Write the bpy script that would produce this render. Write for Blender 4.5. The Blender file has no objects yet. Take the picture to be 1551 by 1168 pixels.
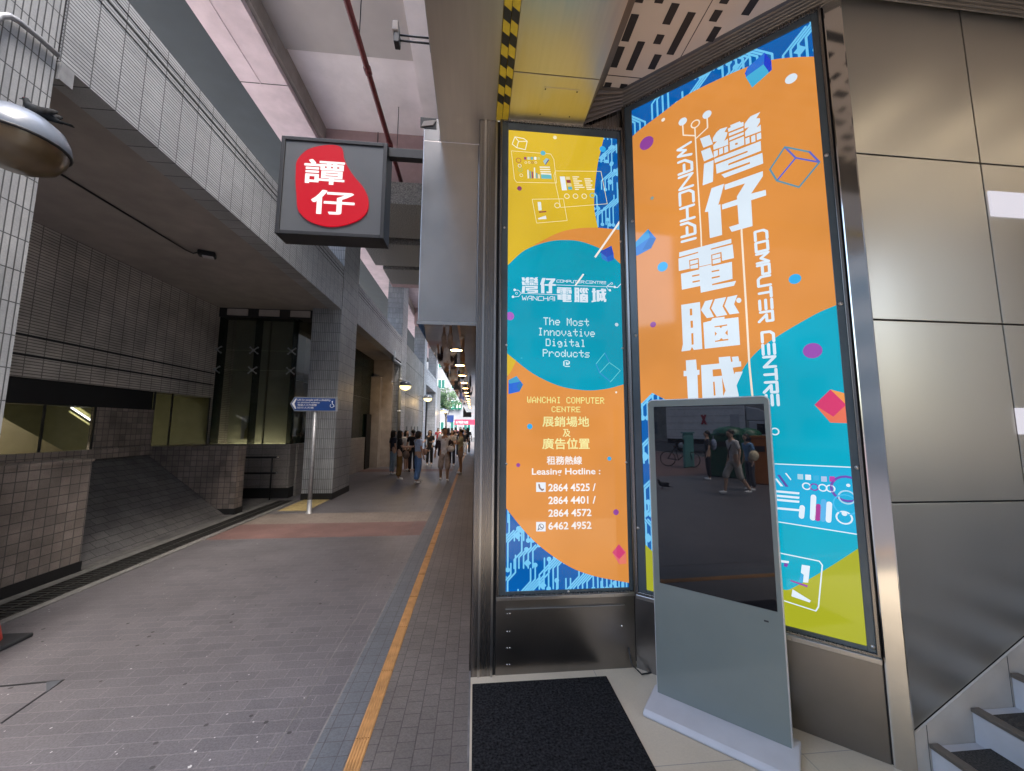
import bpy, bmesh, math, random
from mathutils import Vector, Matrix
random.seed(7)
C = bpy.context.scene.collection
scene = bpy.context.scene
# ------------------------------------------------------------------ camera
CAMH = 1.75
F_PX = 575.9
YAW, PITCH, ROLL = 0.0970, 0.10856, 0.0051
_f = Vector((math.sin(YAW)*math.cos(PITCH), math.cos(YAW)*math.cos(PITCH), math.sin(PITCH)))
_r0 = Vector((math.cos(YAW), -math.sin(YAW), 0)); _u0 = _r0.cross(_f)
_r = _r0*math.cos(ROLL)+_u0*math.sin(ROLL); _u = -_r0*math.sin(ROLL)+_u0*math.cos(ROLL)
cam_d = bpy.data.cameras.new("camera"); cam = bpy.data.objects.new("camera", cam_d); C.objects.link(cam)
cam_d.sensor_width = 36; cam_d.lens = F_PX/1551*36; cam_d.clip_start = 0.05; cam_d.clip_end = 600
cam.matrix_world = Matrix(((_r.x,_u.x,-_f.x,0),(_r.y,_u.y,-_f.y,0),(_r.z,_u.z,-_f.z,CAMH),(0,0,0,1)))
scene.camera = cam
# ------------------------------------------------------------------ light
EXPO = 2.75
SUN_EL, SUN_AZ = math.radians(60), math.radians(150)      # sun behind thin cloud above the street, behind and right of the photographer
world = bpy.data.worlds.new("World"); scene.world = world; world.use_nodes = True
nt = world.node_tree; sky = nt.nodes.new('ShaderNodeTexSky'); sky.sky_type = 'NISHITA'; sky.sun_disc = False
sky.sun_elevation = SUN_EL; sky.sun_rotation = SUN_AZ; sky.dust_density = 4.0; sky.air_density = 1.2
nt.links.new(sky.outputs[0], nt.nodes['Background'].inputs[0]); nt.nodes['Background'].inputs[1].default_value = 0.15
sd = bpy.data.lights.new("sun", 'SUN'); sd.energy = .8; sd.angle = math.radians(30); sd.color = (1, .96, .9)
sun = bpy.data.objects.new("sun", sd); C.objects.link(sun)
_sd = Vector((math.sin(SUN_AZ)*math.cos(SUN_EL), math.cos(SUN_AZ)*math.cos(SUN_EL), math.sin(SUN_EL)))
sun.rotation_euler = (-_sd).to_track_quat('-Z', 'Y').to_euler(); sun.location = (0, -20, 40)
vs = scene.view_settings; vs.view_transform = 'Standard'; vs.look = 'None'; vs.exposure = EXPO; vs.gamma = 1
scene.cycles.use_denoising = True
scene.cycles.max_bounces = 10; scene.cycles.diffuse_bounces = 5; scene.cycles.glossy_bounces = 5
scene.cycles.sample_clamp_indirect = 6
GAIN = 2**-EXPO                                            # a screen or lightbox of display value 1

# ------------------------------------------------------------------ measuring helpers (photo measurements -> real places)
def ray(px, py): return _r*(px-775.5) - _u*(py-584) + _f*F_PX
CAM = Vector((0, 0, CAMH))
def onz(px, py, z=0.0): d = ray(px, py); return CAM + d*((z-CAMH)/d.z)
def onx(px, py, x): d = ray(px, py); return CAM + d*(x/d.x)
def ony(px, py, y): d = ray(px, py); return CAM + d*(y/d.y)
def onp(px, py, p, n): d = ray(px, py); return CAM + d*((Vector(p)-CAM).dot(n)/d.dot(n))

# ------------------------------------------------------------------ mesh builder
class MB:
    def __init__(s): s.v = []; s.f = []; s.m = []; s.sm = []
    def add(s, vs, fs, mi=0, smooth=False):
        b = len(s.v); s.v += [tuple(v) for v in vs]
        for f in fs: s.f.append(tuple(b+i for i in f)); s.m.append(mi); s.sm.append(smooth)
        return s
    def box(s, x0, y0, z0, x1, y1, z1, mi=0):
        if x0 > x1: x0, x1 = x1, x0
        if y0 > y1: y0, y1 = y1, y0
        if z0 > z1: z0, z1 = z1, z0
        vs = [(x0,y0,z0),(x1,y0,z0),(x1,y1,z0),(x0,y1,z0),(x0,y0,z1),(x1,y0,z1),(x1,y1,z1),(x0,y1,z1)]
        return s.add(vs, [(0,3,2,1),(4,5,6,7),(0,1,5,4),(1,2,6,5),(2,3,7,6),(3,0,4,7)], mi)
    def obox(s, o, ax, ay, az, mi=0):                      # oriented box: corner + three edge vectors
        o = Vector(o); ax = Vector(ax); ay = Vector(ay); az = Vector(az)
        vs = [o, o+ax, o+ax+ay, o+ay, o+az, o+ax+az, o+ax+ay+az, o+ay+az]
        fs = [(0,3,2,1),(4,5,6,7),(0,1,5,4),(1,2,6,5),(2,3,7,6),(3,0,4,7)]
        if ax.cross(ay).dot(az) < 0: fs = [f[::-1] for f in fs]
        return s.add(vs, fs, mi)
    def poly(s, pts, mi=0): return s.add(pts, [tuple(range(len(pts)))], mi)
    def prism(s, pts, d, mi=0):                            # planar outline + extrusion vector
        d = Vector(d); n = len(pts); P = [Vector(p) for p in pts]
        nn = Vector((0,0,0))
        for i in range(n): nn += P[i].cross(P[(i+1) % n])
        if nn.dot(d) > 0: P = P[::-1]
        vs = P+[p+d for p in P]
        fs = [tuple(range(n)), tuple(range(2*n-1, n-1, -1))]+[(i, n+i, n+(i+1) % n, (i+1) % n)[::1] for i in range(n)]
        return s.add(vs, fs, mi)
    def tube(s, path, r, n=8, mi=0, cap=True, smooth=True):
        P = [Vector(p) for p in path]; R = r if isinstance(r, (list, tuple)) else [r]*len(P)
        vs = []; fs = []; up = None
        for i, p in enumerate(P):
            t = ((P[min(i+1, len(P)-1)]-P[max(i-1, 0)])).normalized()
            if up is None: up = Vector((0,0,1)) if abs(t.z) < .9 else Vector((1,0,0))
            a = t.cross(up).normalized(); b = a.cross(t).normalized(); up = b
            for k in range(n):
                w = 2*math.pi*k/n; vs.append(p+(a*math.cos(w)+b*math.sin(w))*R[i])
        for i in range(len(P)-1):
            for k in range(n): fs.append((i*n+k, i*n+(k+1) % n, (i+1)*n+(k+1) % n, (i+1)*n+k))
        s.add(vs, fs, mi, smooth)
        if cap:
            b = len(s.v)-len(vs)
            s.f.append(tuple(b+k for k in range(n))[::-1]); s.m.append(mi); s.sm.append(False)
            e = b+(len(P)-1)*n; s.f.append(tuple(e+k for k in range(n))); s.m.append(mi); s.sm.append(False)
        return s
    def lathe(s, c, prof, n=24, mi=0, axis=(0,0,1), smooth=True):   # prof: (r, h)
        ax = Vector(axis).normalized(); a = ax.orthogonal().normalized(); b = ax.cross(a); c = Vector(c)
        vs = []; fs = []
        for r, h in prof:
            for k in range(n):
                w = 2*math.pi*k/n; vs.append(c+ax*h+(a*math.cos(w)+b*math.sin(w))*r)
        for i in range(len(prof)-1):
            for k in range(n): fs.append((i*n+k, i*n+(k+1) % n, (i+1)*n+(k+1) % n, (i+1)*n+k))
        return s.add(vs, fs, mi, smooth)
    def ball(s, c, r, n=10, m=7, mi=0, rot=None):
        c = Vector(c); r = Vector(r) if isinstance(r, (list, tuple, Vector)) else Vector((r, r, r))
        vs = []; fs = []
        for i in range(m+1):
            t = math.pi*i/m
            for k in range(n):
                w = 2*math.pi*k/n; p = Vector((r.x*math.sin(t)*math.cos(w), r.y*math.sin(t)*math.sin(w), r.z*math.cos(t)))
                if rot is not None: p = rot @ p
                vs.append(c+p)
        for i in range(m):
            for k in range(n): fs.append((i*n+k, (i+1)*n+k, (i+1)*n+(k+1) % n, i*n+(k+1) % n))
        return s.add(vs, fs, mi, True)
    def build(s, name, mats, parent=None, bevel=0, seg=2):
        me = bpy.data.meshes.new(name); me.from_pydata(s.v, [], s.f)
        ms = mats if isinstance(mats, (list, tuple)) else [mats]
        for m in ms: me.materials.append(m)
        for p, mi, sm in zip(me.polygons, s.m, s.sm): p.material_index = mi; p.use_smooth = sm
        me.update()
        ob = bpy.data.objects.new(name, me); C.objects.link(ob)
        if parent is not None:
            ob.parent = parent
            w = Vector((0,0,0)); q = parent
            while q is not None: w += q.location; q = q.parent
            ob.location = -w
        if bevel:
            b = ob.modifiers.new('bevel', 'BEVEL'); b.width = bevel; b.segments = seg; b.limit_method = 'ANGLE'; b.harden_normals = False
        return ob
def tag(o, label=None, cat=None, group=None, kind=None):
    if label: o['label'] = label
    if cat: o['category'] = cat
    if group: o['group'] = group
    if kind: o['kind'] = kind
    return o
def thing(name, loc, label, cat, group=None):
    o = bpy.data.objects.new(name, None); C.objects.link(o); o.location = loc; o.empty_display_size = .2
    return tag(o, label, cat, group)
def copy_tree(o, parent=None):
    c = o.copy(); C.objects.link(c)
    if parent is not None: c.parent = parent
    for ch in list(o.children): copy_tree(ch, c)
    return c

# ------------------------------------------------------------------ materials
def lin(r, g, b):
    f = lambda c: (c/255/12.92) if c <= 10 else ((c/255+.055)/1.055)**2.4
    return (f(r), f(g), f(b))
def _new(name):
    m = bpy.data.materials.new(name); m.use_nodes = True
    return m, m.node_tree, m.node_tree.nodes['Principled BSDF']
def N(nt, t, **kw):
    n = nt.nodes.new(t)
    for k, v in kw.items(): setattr(n, k, v)
    return n
def mat(name, col, rough=.6, metal=0, var=.15, nscale=6, bump=0, bscale=60, spec=.5, stretch=None, roughvar=0, stain=0, emit=None, coat=0):
    m, nt, p = _new(name); L = nt.links.new
    p.inputs['Roughness'].default_value = rough; p.inputs['Metallic'].default_value = metal
    p.inputs['Specular IOR Level'].default_value = spec; p.inputs['Coat Weight'].default_value = coat
    tc = N(nt, 'ShaderNodeTexCoord'); mp = N(nt, 'ShaderNodeMapping'); L(tc.outputs['Object'], mp.inputs[0])
    if stretch: mp.inputs['Scale'].default_value = stretch
    no = N(nt, 'ShaderNodeTexNoise'); no.inputs['Scale'].default_value = nscale; no.inputs['Detail'].default_value = 6
    L(mp.outputs[0], no.inputs['Vector'])
    mr = N(nt, 'ShaderNodeMapRange'); mr.inputs[1].default_value = .3; mr.inputs[2].default_value = .7
    mr.inputs[3].default_value = 1-var; mr.inputs[4].default_value = 1+var; L(no.outputs[0], mr.inputs[0])
    mx = N(nt, 'ShaderNodeMix', data_type='RGBA', blend_type='MULTIPLY'); mx.inputs[0].default_value = 1
    mx.inputs[6].default_value = (*col, 1); L(mr.outputs[0], mx.inputs[7])
    out = mx.outputs[2]
    if stain:
        n2 = N(nt, 'ShaderNodeTexNoise'); n2.inputs['Scale'].default_value = .9; n2.inputs['Detail'].default_value = 9; n2.inputs['Roughness'].default_value = .7
        L(tc.outputs['Object'], n2.inputs['Vector'])
        r2 = N(nt, 'ShaderNodeMapRange'); r2.inputs[1].default_value = .42; r2.inputs[2].default_value = .66; r2.inputs[3].default_value = 1; r2.inputs[4].default_value = 1-stain
        L(n2.outputs[0], r2.inputs[0])
        m2 = N(nt, 'ShaderNodeMix', data_type='RGBA', blend_type='MULTIPLY'); m2.inputs[0].default_value = 1
        L(out, m2.inputs[6]); L(r2.outputs[0], m2.inputs[7]); out = m2.outputs[2]
    L(out, p.inputs['Base Color'])
    if roughvar:
        rr = N(nt, 'ShaderNodeMapRange'); rr.inputs[1].default_value = .3; rr.inputs[2].default_value = .7
        rr.inputs[3].default_value = max(.02, rough-roughvar); rr.inputs[4].default_value = rough+roughvar
        L(no.outputs[0], rr.inputs[0]); L(rr.outputs[0], p.inputs['Roughness'])
    if bump:
        nb = N(nt, 'ShaderNodeTexNoise'); nb.inputs['Scale'].default_value = bscale; nb.inputs['Detail'].default_value = 4
        L(mp.outputs[0], nb.inputs['Vector']); bp = N(nt, 'ShaderNodeBump'); bp.inputs['Strength'].default_value = bump; bp.inputs['Distance'].default_value = .01
        L(nb.outputs[0], bp.inputs['Height']); L(bp.outputs[0], p.inputs['Normal'])
    if emit:
        p.inputs['Emission Color'].default_value = (*emit[0], 1); p.inputs['Emission Strength'].default_value = emit[1]
    return m
def tile(name, ca, cb, mortar, axes, bw, bh, gap, off=.5, rough=.6, bump=.5, var=.15, stain=0, fine=.0, spec=.4, ang=0, origin=(0, 0)):
    """bricks / tiles laid on a surface: axes picks two of x y z (or s = x+y for surfaces on both sides)"""
    m, nt, p = _new(name); L = nt.links.new
    tc = N(nt, 'ShaderNodeTexCoord'); sp = N(nt, 'ShaderNodeSeparateXYZ'); L(tc.outputs['Object'], sp.inputs[0])
    cb_ = N(nt, 'ShaderNodeCombineXYZ')
    for i, a in enumerate(axes):
        if a == 's':
            ad = N(nt, 'ShaderNodeMath'); L(sp.outputs[0], ad.inputs[0]); L(sp.outputs[1], ad.inputs[1]); src = ad.outputs[0]
        else: src = sp.outputs['xyz'.index(a)]
        ad = N(nt, 'ShaderNodeMath'); L(src, ad.inputs[0]); ad.inputs[1].default_value = 100.0*(bw if i == 0 else bh)+origin[i]
        L(ad.outputs[0], cb_.inputs[i])
    mp = N(nt, 'ShaderNodeMapping'); mp.inputs['Rotation'].default_value = (0, 0, ang); L(cb_.outputs[0], mp.inputs[0])
    br = N(nt, 'ShaderNodeTexBrick'); br.offset = off; br.inputs['Scale'].default_value = 1
    br.inputs['Brick Width'].default_value = bw; br.inputs['Row Height'].default_value = bh
    br.inputs['Mortar Size'].default_value = gap; br.inputs['Mortar Smooth'].default_value = .3
    br.inputs['Color1'].default_value = (*ca, 1); br.inputs['Color2'].default_value = (*cb, 1); br.inputs['Mortar'].default_value = (*mortar, 1)
    L(mp.outputs[0], br.inputs['Vector'])
    no = N(nt, 'ShaderNodeTexNoise'); no.inputs['Scale'].default_value = 1.3; no.inputs['Detail'].default_value = 9; no.inputs['Roughness'].default_value = .65
    L(tc.outputs['Object'], no.inputs['Vector'])
    mr = N(nt, 'ShaderNodeMapRange'); mr.inputs[1].default_value = .35; mr.inputs[2].default_value = .65; mr.inputs[3].default_value = 1-var-stain; mr.inputs[4].default_value = 1+var
    L(no.outputs[0], mr.inputs[0])
    mx = N(nt, 'ShaderNodeMix', data_type='RGBA', blend_type='MULTIPLY'); mx.inputs[0].default_value = 1
    L(br.outputs['Color'], mx.inputs[6]); L(mr.outputs[0], mx.inputs[7]); out = mx.outputs[2]
    nf = N(nt, 'ShaderNodeTexNoise'); nf.inputs['Scale'].default_value = 90; nf.inputs['Detail'].default_value = 3; L(tc.outputs['Object'], nf.inputs['Vector'])
    if fine:
        rf = N(nt, 'ShaderNodeMapRange'); rf.inputs[1].default_value = .3; rf.inputs[2].default_value = .7; rf.inputs[3].default_value = 1-fine; rf.inputs[4].default_value = 1+fine
        L(nf.outputs[0], rf.inputs[0]); m2 = N(nt, 'ShaderNodeMix', data_type='RGBA', blend_type='MULTIPLY'); m2.inputs[0].default_value = 1
        L(out, m2.inputs[6]); L(rf.outputs[0], m2.inputs[7]); out = m2.outputs[2]
    L(out, p.inputs['Base Color']); p.inputs['Roughness'].default_value = rough; p.inputs['Specular IOR Level'].default_value = spec
    iv = N(nt, 'ShaderNodeMath', operation='MULTIPLY_ADD'); L(br.outputs['Fac'], iv.inputs[0]); iv.inputs[1].default_value = -1; L(nf.outputs[0], iv.inputs[2])
    bp = N(nt, 'ShaderNodeBump'); bp.inputs['Strength'].default_value = bump; bp.inputs['Distance'].default_value = .004; L(iv.outputs[0], bp.inputs['Height'])
    L(bp.outputs[0], p.inputs['Normal'])
    return m
def emis(name, rgb, gain=1.0, gloss=False):
    m, nt, p = _new(name); c = lin(*rgb)
    p.inputs['Base Color'].default_value = (c[0]*.1, c[1]*.1, c[2]*.1, 1); p.inputs['Emission Color'].default_value = (*c, 1)
    p.inputs['Emission Strength'].default_value = GAIN*gain
    if gloss:                                              # uneven tubes behind the sheet
        tc = N(nt, 'ShaderNodeTexCoord'); no = N(nt, 'ShaderNodeTexNoise'); no.inputs['Scale'].default_value = 1.6; no.inputs['Detail'].default_value = 2
        nt.links.new(tc.outputs['Object'], no.inputs['Vector']); mr = N(nt, 'ShaderNodeMapRange'); mr.inputs[1].default_value = .3; mr.inputs[2].default_value = .7
        mr.inputs[3].default_value = GAIN*gain*.91; mr.inputs[4].default_value = GAIN*gain*1.09; nt.links.new(no.outputs[0], mr.inputs[0]); nt.links.new(mr.outputs[0], p.inputs['Emission Strength'])
    p.inputs['Roughness'].default_value = .06 if gloss else .5; p.inputs['Specular IOR Level'].default_value = .5 if gloss else .2
    return m
def glass(name, tint, alpha, rough=.03):
    m, nt, p = _new(name); p.inputs['Base Color'].default_value = (*tint, 1); p.inputs['Roughness'].default_value = rough
    p.inputs['Alpha'].default_value = alpha; p.inputs['Specular IOR Level'].default_value = .6
    return m
M = {}
M['paver'] = tile('paver', (.090,.086,.094), (.108,.102,.110), (.132,.125,.132), 'xy', .2, .1, .004, rough=.45, bump=.3, var=.1, fine=.22, stain=.05)
M['cobble'] = tile('cobble', (.112,.102,.094), (.128,.115,.106), (.062,.056,.052), 'yx', .105, .1, .003, off=.5, rough=.55, bump=.5, var=.15, fine=.15)
M['slate_strip'] = tile('slate_strip', (.092,.1,.112), (.105,.112,.124), (.06,.06,.064), 'yx', .1, .1, .003, off=0, rough=.6, bump=.4, var=.12, fine=.15)
M['red_paver'] = tile('red_paver', (.135,.078,.072), (.155,.09,.082), (.11,.085,.08), 'xy', .2, .1, .004, rough=.6, bump=.4, var=.15, fine=.12)
M['buff_paver'] = tile('buff_paver', (.17,.14,.12), (.19,.16,.14), (.1,.09,.08), 'xy', .2, .1, .004, rough=.6, bump=.4, var=.12, fine=.12)
M['tact_yellow'] = mat('yellow_tactile', (.32,.25,.11), .7, var=.25, nscale=9)
M['tact_orange'] = mat('orange_tactile', (.44,.235,.085), .6, var=.2, nscale=14, stain=.25)
M['kerb'] = mat('concrete_kerb', (.16,.155,.15), .8, var=.25, nscale=14, bump=.3, stain=.3)
M['asphalt'] = mat('asphalt', (.055,.055,.057), .85, var=.2, nscale=40, bump=.4, bscale=120)
M['cream_floor'] = tile('cream_floor', (.50,.43,.32), (.53,.46,.35), (.3,.28,.25), 'xy', .9, .9, .003, off=0, rough=.35, bump=.1, var=.07, fine=.04, origin=(.02, .62))
M['tile_white'] = tile('white_tile', (.30,.315,.335), (.38,.395,.415), (.075,.08,.085), 'sz', .045, .24, .005, off=0, rough=.45, bump=.5, var=.1, fine=.08, stain=.12)
M['tile_rib'] = tile('ribbed_tile', (.37,.39,.415), (.43,.45,.475), (.10,.105,.115), 'yz', .24, .033, .006, off=0, rough=.45, bump=.6, var=.08, fine=.06, stain=.1)
M['tile_brown'] = tile('brown_ribbed_tile', (.52,.485,.445), (.58,.54,.495), (.2,.18,.165), 'yz', .24, .045, .008, off=0, rough=.5, bump=.6, var=.15, fine=.08, stain=.15)  # the fascia's white tile again, tinted and lightened for the shaded recess
M['tile_solid'] = tile('grey_wall_tile', (.20,.20,.195), (.235,.235,.225), (.12,.12,.115), 'yz', .24, .06, .006, off=0, rough=.55, bump=.4, var=.14, fine=.1, stain=.2)
M['tile_low'] = tile('brown_wall_tile', (.20,.17,.15), (.30,.25,.22), (.10,.09,.084), 'sz', .11, .105, .006, off=0, rough=.45, bump=.5, var=.2, fine=.12, stain=.25)
M['granite_dark'] = tile('dark_granite', (.22,.205,.195), (.26,.24,.23), (.10,.1,.1), 'sz', .3, .15, .004, off=0, rough=.3, bump=.15, var=.15, fine=.25)
M['ramp'] = tile('ramp_paver', (.115,.112,.112), (.15,.145,.14), (.05,.05,.05), 'yx', .2, .1, .005, rough=.6, bump=.5, var=.2, fine=.2, stain=.15)
M['soffit'] = mat('soffit_paint', (.40,.365,.345), .8, var=.1, nscale=3, stain=.15)
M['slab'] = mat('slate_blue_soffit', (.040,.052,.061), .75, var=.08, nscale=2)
M['pink'] = mat('pinkish_beam_paint', (.70,.57,.60), .75, var=.1, nscale=2.5, stain=.15)
M['grey_beam'] = mat('grey_brown_beam', (.34,.30,.275), .8, var=.12, nscale=4, stain=.2)
M['white_ceiling'] = mat('white_ceiling', (.9,.83,.85), .8, var=.06, nscale=1.5, stain=.12)
M['mauve'] = mat('mauve_face', (.36,.25,.25), .8, var=.08)
M['granite'] = mat('speckled_granite', (.21,.195,.18), .6, var=.7, nscale=45, bump=.2)
M['black'] = mat('black_gap', (.012,.012,.013), .6, var=.1)
M['dark_metal'] = mat('dark_metal', (.018,.019,.022), .45, .2, var=.1)
M['red_paint'] = mat('dark_red_pipe_paint', (.14,.022,.022), .4, var=.15, nscale=20)
M['steel'] = mat('brushed_steel', (.50,.48,.46), .3, 1, var=.03, nscale=3, stretch=(30, 30, .6), roughvar=.03)
M['steel_dark'] = mat('dark_brushed_steel', (.27,.25,.235), .27, 1, var=.03, nscale=2, stretch=(60, 60, .25), roughvar=.015)
M['steel_lower'] = mat('dark_plinth_steel', (.27,.25,.232), .3, 1, var=.12, nscale=1.6, roughvar=.05, stain=.1)
M['steel_soffit'] = mat('yellowish_brushed_soffit_steel', (.50,.47,.42), .36, 1, var=.05, nscale=2.5, stretch=(14, .8, 1), roughvar=.05)
M['steel_soft'] = mat('satin_steel', (.50,.465,.435), .2, 1, var=.14, nscale=1.4, roughvar=.06, bump=.10, bscale=1.6, stain=.15)
M['steel_bright'] = mat('polished_steel', (.62,.60,.57), .1, 1, var=.04, nscale=2, roughvar=.04, stretch=(1,1,.4), bump=.03, bscale=2)
M['mirror'] = mat('mirror_steel', (.66,.64,.62), .035, 1, var=.04, nscale=1, bump=.012, bscale=1.5)
M['champagne'] = mat('champagne_metal_panel', (.46,.435,.385), .36, .82, var=.05, nscale=1.2, roughvar=.06, stretch=(1, 1, .3))
M['beige_metal'] = mat('beige_ceiling_panel', (.56,.49,.42), .5, var=.05, nscale=3)
M['trim'] = mat('bronze_trim', (.16,.14,.12), .4, .5, var=.1)
M['frame'] = mat('lightbox_border', (.085,.108,.12), .25, .1, var=.12, nscale=4)
M['hz_yellow'] = mat('hazard_yellow', (.62,.46,.035), .5, var=.12, nscale=20)
M['hz_black'] = mat('hazard_black', (.014,.014,.014), .5)
M['mat'] = mat('doormat_fibre', (.017,.017,.018), .95, spec=.15, var=.95, nscale=75, bump=.9, bscale=220)
M['tread'] = mat('stair_carpet', (.045,.042,.038), .95, var=.7, nscale=120, bump=.9, bscale=160)
M['white_step'] = mat('pale_step_stone', (.52,.52,.54), .4, var=.08, nscale=5, stain=.12)
M['skirt'] = mat('cream_skirting_stone', (.58,.54,.48), .35, var=.08, nscale=5, stain=.12)
M['kiosk'] = mat('kiosk_grey_glass', (.215,.242,.222), .12, .0, var=.02, spec=.5)
M['kiosk_edge'] = mat('kiosk_silver', (.62,.62,.62), .35, .3, var=.03)
M['white_plastic'] = mat('white_base_paint', (.5,.492,.502), .35, var=.05, nscale=8)
M['screen'] = mat('black_screen_glass', (.008,.008,.01), .012, 0, var=0, spec=.75)
M['sign_face'] = mat('grey_sign_face', (.085,.09,.097), .4, .1, var=.08, nscale=2.5)
M['pole'] = mat('galvanised_pole', (.33,.34,.36), .45, .5, var=.15, nscale=15)
M['downpipe'] = mat('pale_blue_pipe', (.34,.38,.42), .5, var=.1)
M['lamp_hood'] = mat('blue_grey_lamp_hood', (.13,.155,.2), .35, var=.08, nscale=9, coat=.4)
M['lamp_lens'] = mat('brown_lamp_lens', (.085,.058,.03), .3, var=.2, nscale=9, coat=.1)
M['blue_sign'] = mat('blue_sign_paint', (.012,.05,.21), .35, var=.06)
M['white_paint'] = mat('white_lettering', (.78,.78,.78), .5, var=.02)
M['glass_dark'] = glass('dark_green_glass', (.012,.02,.017), .3)
M['glass_teal'] = glass('teal_glass', (.006,.02,.02), .7)
M['curtain'] = mat('olive_curtain', (.34,.35,.27), .8, var=.08, nscale=3)
M['room'] = mat('olive_room_wall', (.22,.21,.12), .8, var=.1)
M['cream_part'] = mat('cream_partition', (.42,.36,.25), .7, var=.06)
# ================================================================== SETTING
def struct(name, mb, m, **k): return tag(mb.build(name, m, **k), kind='structure')
g = MB(); g.poly([(-300,-300,-.03),(300,-300,-.03),(300,300,-.03),(-300,300,-.03)]); struct('ground', g, M['asphalt'])
def sheet(name, x0, y0, x1, y1, z, m):
    b = MB(); b.box(x0, y0, -.028, x1, y1, z); return struct(name, b, m)
sheet('alley_pavement', -9.5, -11, -.852, 6.5, 0, M['paver'])
sheet('alley_pavement', -4.9, 7.42, -.852, 44, 0, M['paver']) if False else None
b = MB(); b.box(-4.75, 8.25, -.028, -.852, 15.4, 0); b.box(-4.75, 16.3, -.028, -.852, 44, 0); struct('alley_pavement', b, M['paver'])
b = MB(); b.box(-4.75, 6.5, -.028, -.852, 7.42, .0); b.box(-4.75, 15.4, -.028, -.852, 16.3, .0); struct('red_pavement', b, M['red_paver'])
sheet('buff_pavement', -4.75, 7.42, -.852, 8.25, 0, M['buff_paver'])
sheet('slate_pavement', -.84, -11, -.645, 44, .006, M['slate_strip'])
sheet('cobble_pavement', -.645, -11, -.012, 44, .004, M['cobble'])
b = MB(); b.box(-.852, -11, -.028, -.84, 44, .002); b.box(-1.058, -11, -.02, -1.053, 44, .0022); struct('pavement_joint', b, M['kerb'])
b = MB()
y = -6.0
while y < 44:
    b.box(-.637, y, .0, -.557, y+.596, .008)
    for k in range(5): b.box(-.632+k*.0155, y+.004, .008, -.624+k*.0155, y+.592, .014)
    y += .6
struct('tactile_strip', b, M['tact_orange'])
b = MB()
for i in range(3):
    for j in range(4):
        x0, y0 = -4.02+i*.2, 8.5+j*.42; b.box(x0, y0, 0, x0+.196, y0+.416, .006)
        for u in range(4):
            for v in range(7): b.lathe((x0+.03+u*.045, y0+.04+v*.055, .006), [(.014,0),(.012,.004),(0,.005)], 6)
struct('tactile_patch', b, M['tact_yellow'])
b = MB(); b.box(.0, -1.6, -.028, 6.9, 2.95, .012); struct('landing_floor', b, M['cream_floor'], bevel=.004)
b = MB(); b.box(-.012, -1.6, -.028, 0, 2.95, .008); struct('landing_edge', b, M['kerb'])
# street behind the photographer (seen in the dark screen)
b = MB(); b.box(-60, -11.25, -.028, 60, -11, .02); struct('street_kerb', b, M['kerb'])
b = MB(); b.box(-60, -26, -.028, 60, -22, .1); struct('far_pavement', b, M['paver'])
b = MB(); b.box(-.0, -11, -.028, 60, -1.6, 0); struct('street_pavement', b, M['paver'])
b = MB(); b.box(-60, -11, -.028, -9.5, 2, 0); struct('street_pavement', b, M['red_paver'])
# litter specks and worn gum spots on the paving
b = MB()
for i in range(330):
    x = random.uniform(-4, -.9); yy = 2+random.random()**1.7*11; r = random.uniform(.003, .008)*(1 if random.random() < .9 else 1.8)
    n = 5; a0 = random.random()*6
    b.poly([(x+math.cos(a0+k*2*math.pi/n)*r*random.uniform(.5, 1), yy+math.sin(a0+k*2*math.pi/n)*r*random.uniform(.4, 1), .0025) for k in range(n)])
for i in range(170):
    x = random.uniform(-4, -.9); yy = 2+random.random()**1.4*12; r = random.uniform(.006, .016)
    b.poly([(x+math.cos(k*.785)*r*random.uniform(.75, 1), yy+math.sin(k*.785)*r*random.uniform(.75, 1), .0018) for k in range(8)], 1)
tag(b.build('litter_specks', [mat('pale_litter', (.42,.42,.42), .8), mat('old_gum', (.045,.043,.045), .7)]), kind='stuff')

# ================================================================== LEFT BUILDING
AX = -3.38
bl = thing('tiled_building', (-6, 3, 0), 'white tiled building with square columns and a deep shaded recess, left of the alley', 'building')
colY = [(1.84, 3.09, -4.9), (9.72, 10.95, -4.08), (17.56, 18.81, -4.08), (25.4, 26.65, -4.08), (33.2, 34.4, -4.08)]
for y0, y1, xl in colY:
    b = MB(); b.box(xl, y0, .15, AX, y1, 9.0, 0); b.box(xl-.012, y0-.012, 0, AX+.012, y1+.012, .15, 1)
    b.build('column', [M['tile_white'], M['black']], bl)
for y0, y1 in ((3.09, 9.72), (10.95, 17.56), (26.65, 33.2)):
    b = MB(); b.box(AX-.3, y0, 4.67, AX-.004, y1, 5.81, 0)
    for zz in (5.50, 5.585, 5.67): b.box(AX-.02, y0, zz, AX-.001, y1, zz+.016, 1)
    for yy in (y0+.003, y1-.012): b.box(AX-.02, yy, 4.67, AX-.0005, yy+.009, 5.81, 1)
    b.build('fascia_beam', [M['tile_rib'], M['black']], bl)
    s = MB(); s.box(-6.9, y0-1.25, 4.69, AX-.3, y1, 5.0); s.build('soffit', M['soffit'], bl)
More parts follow.
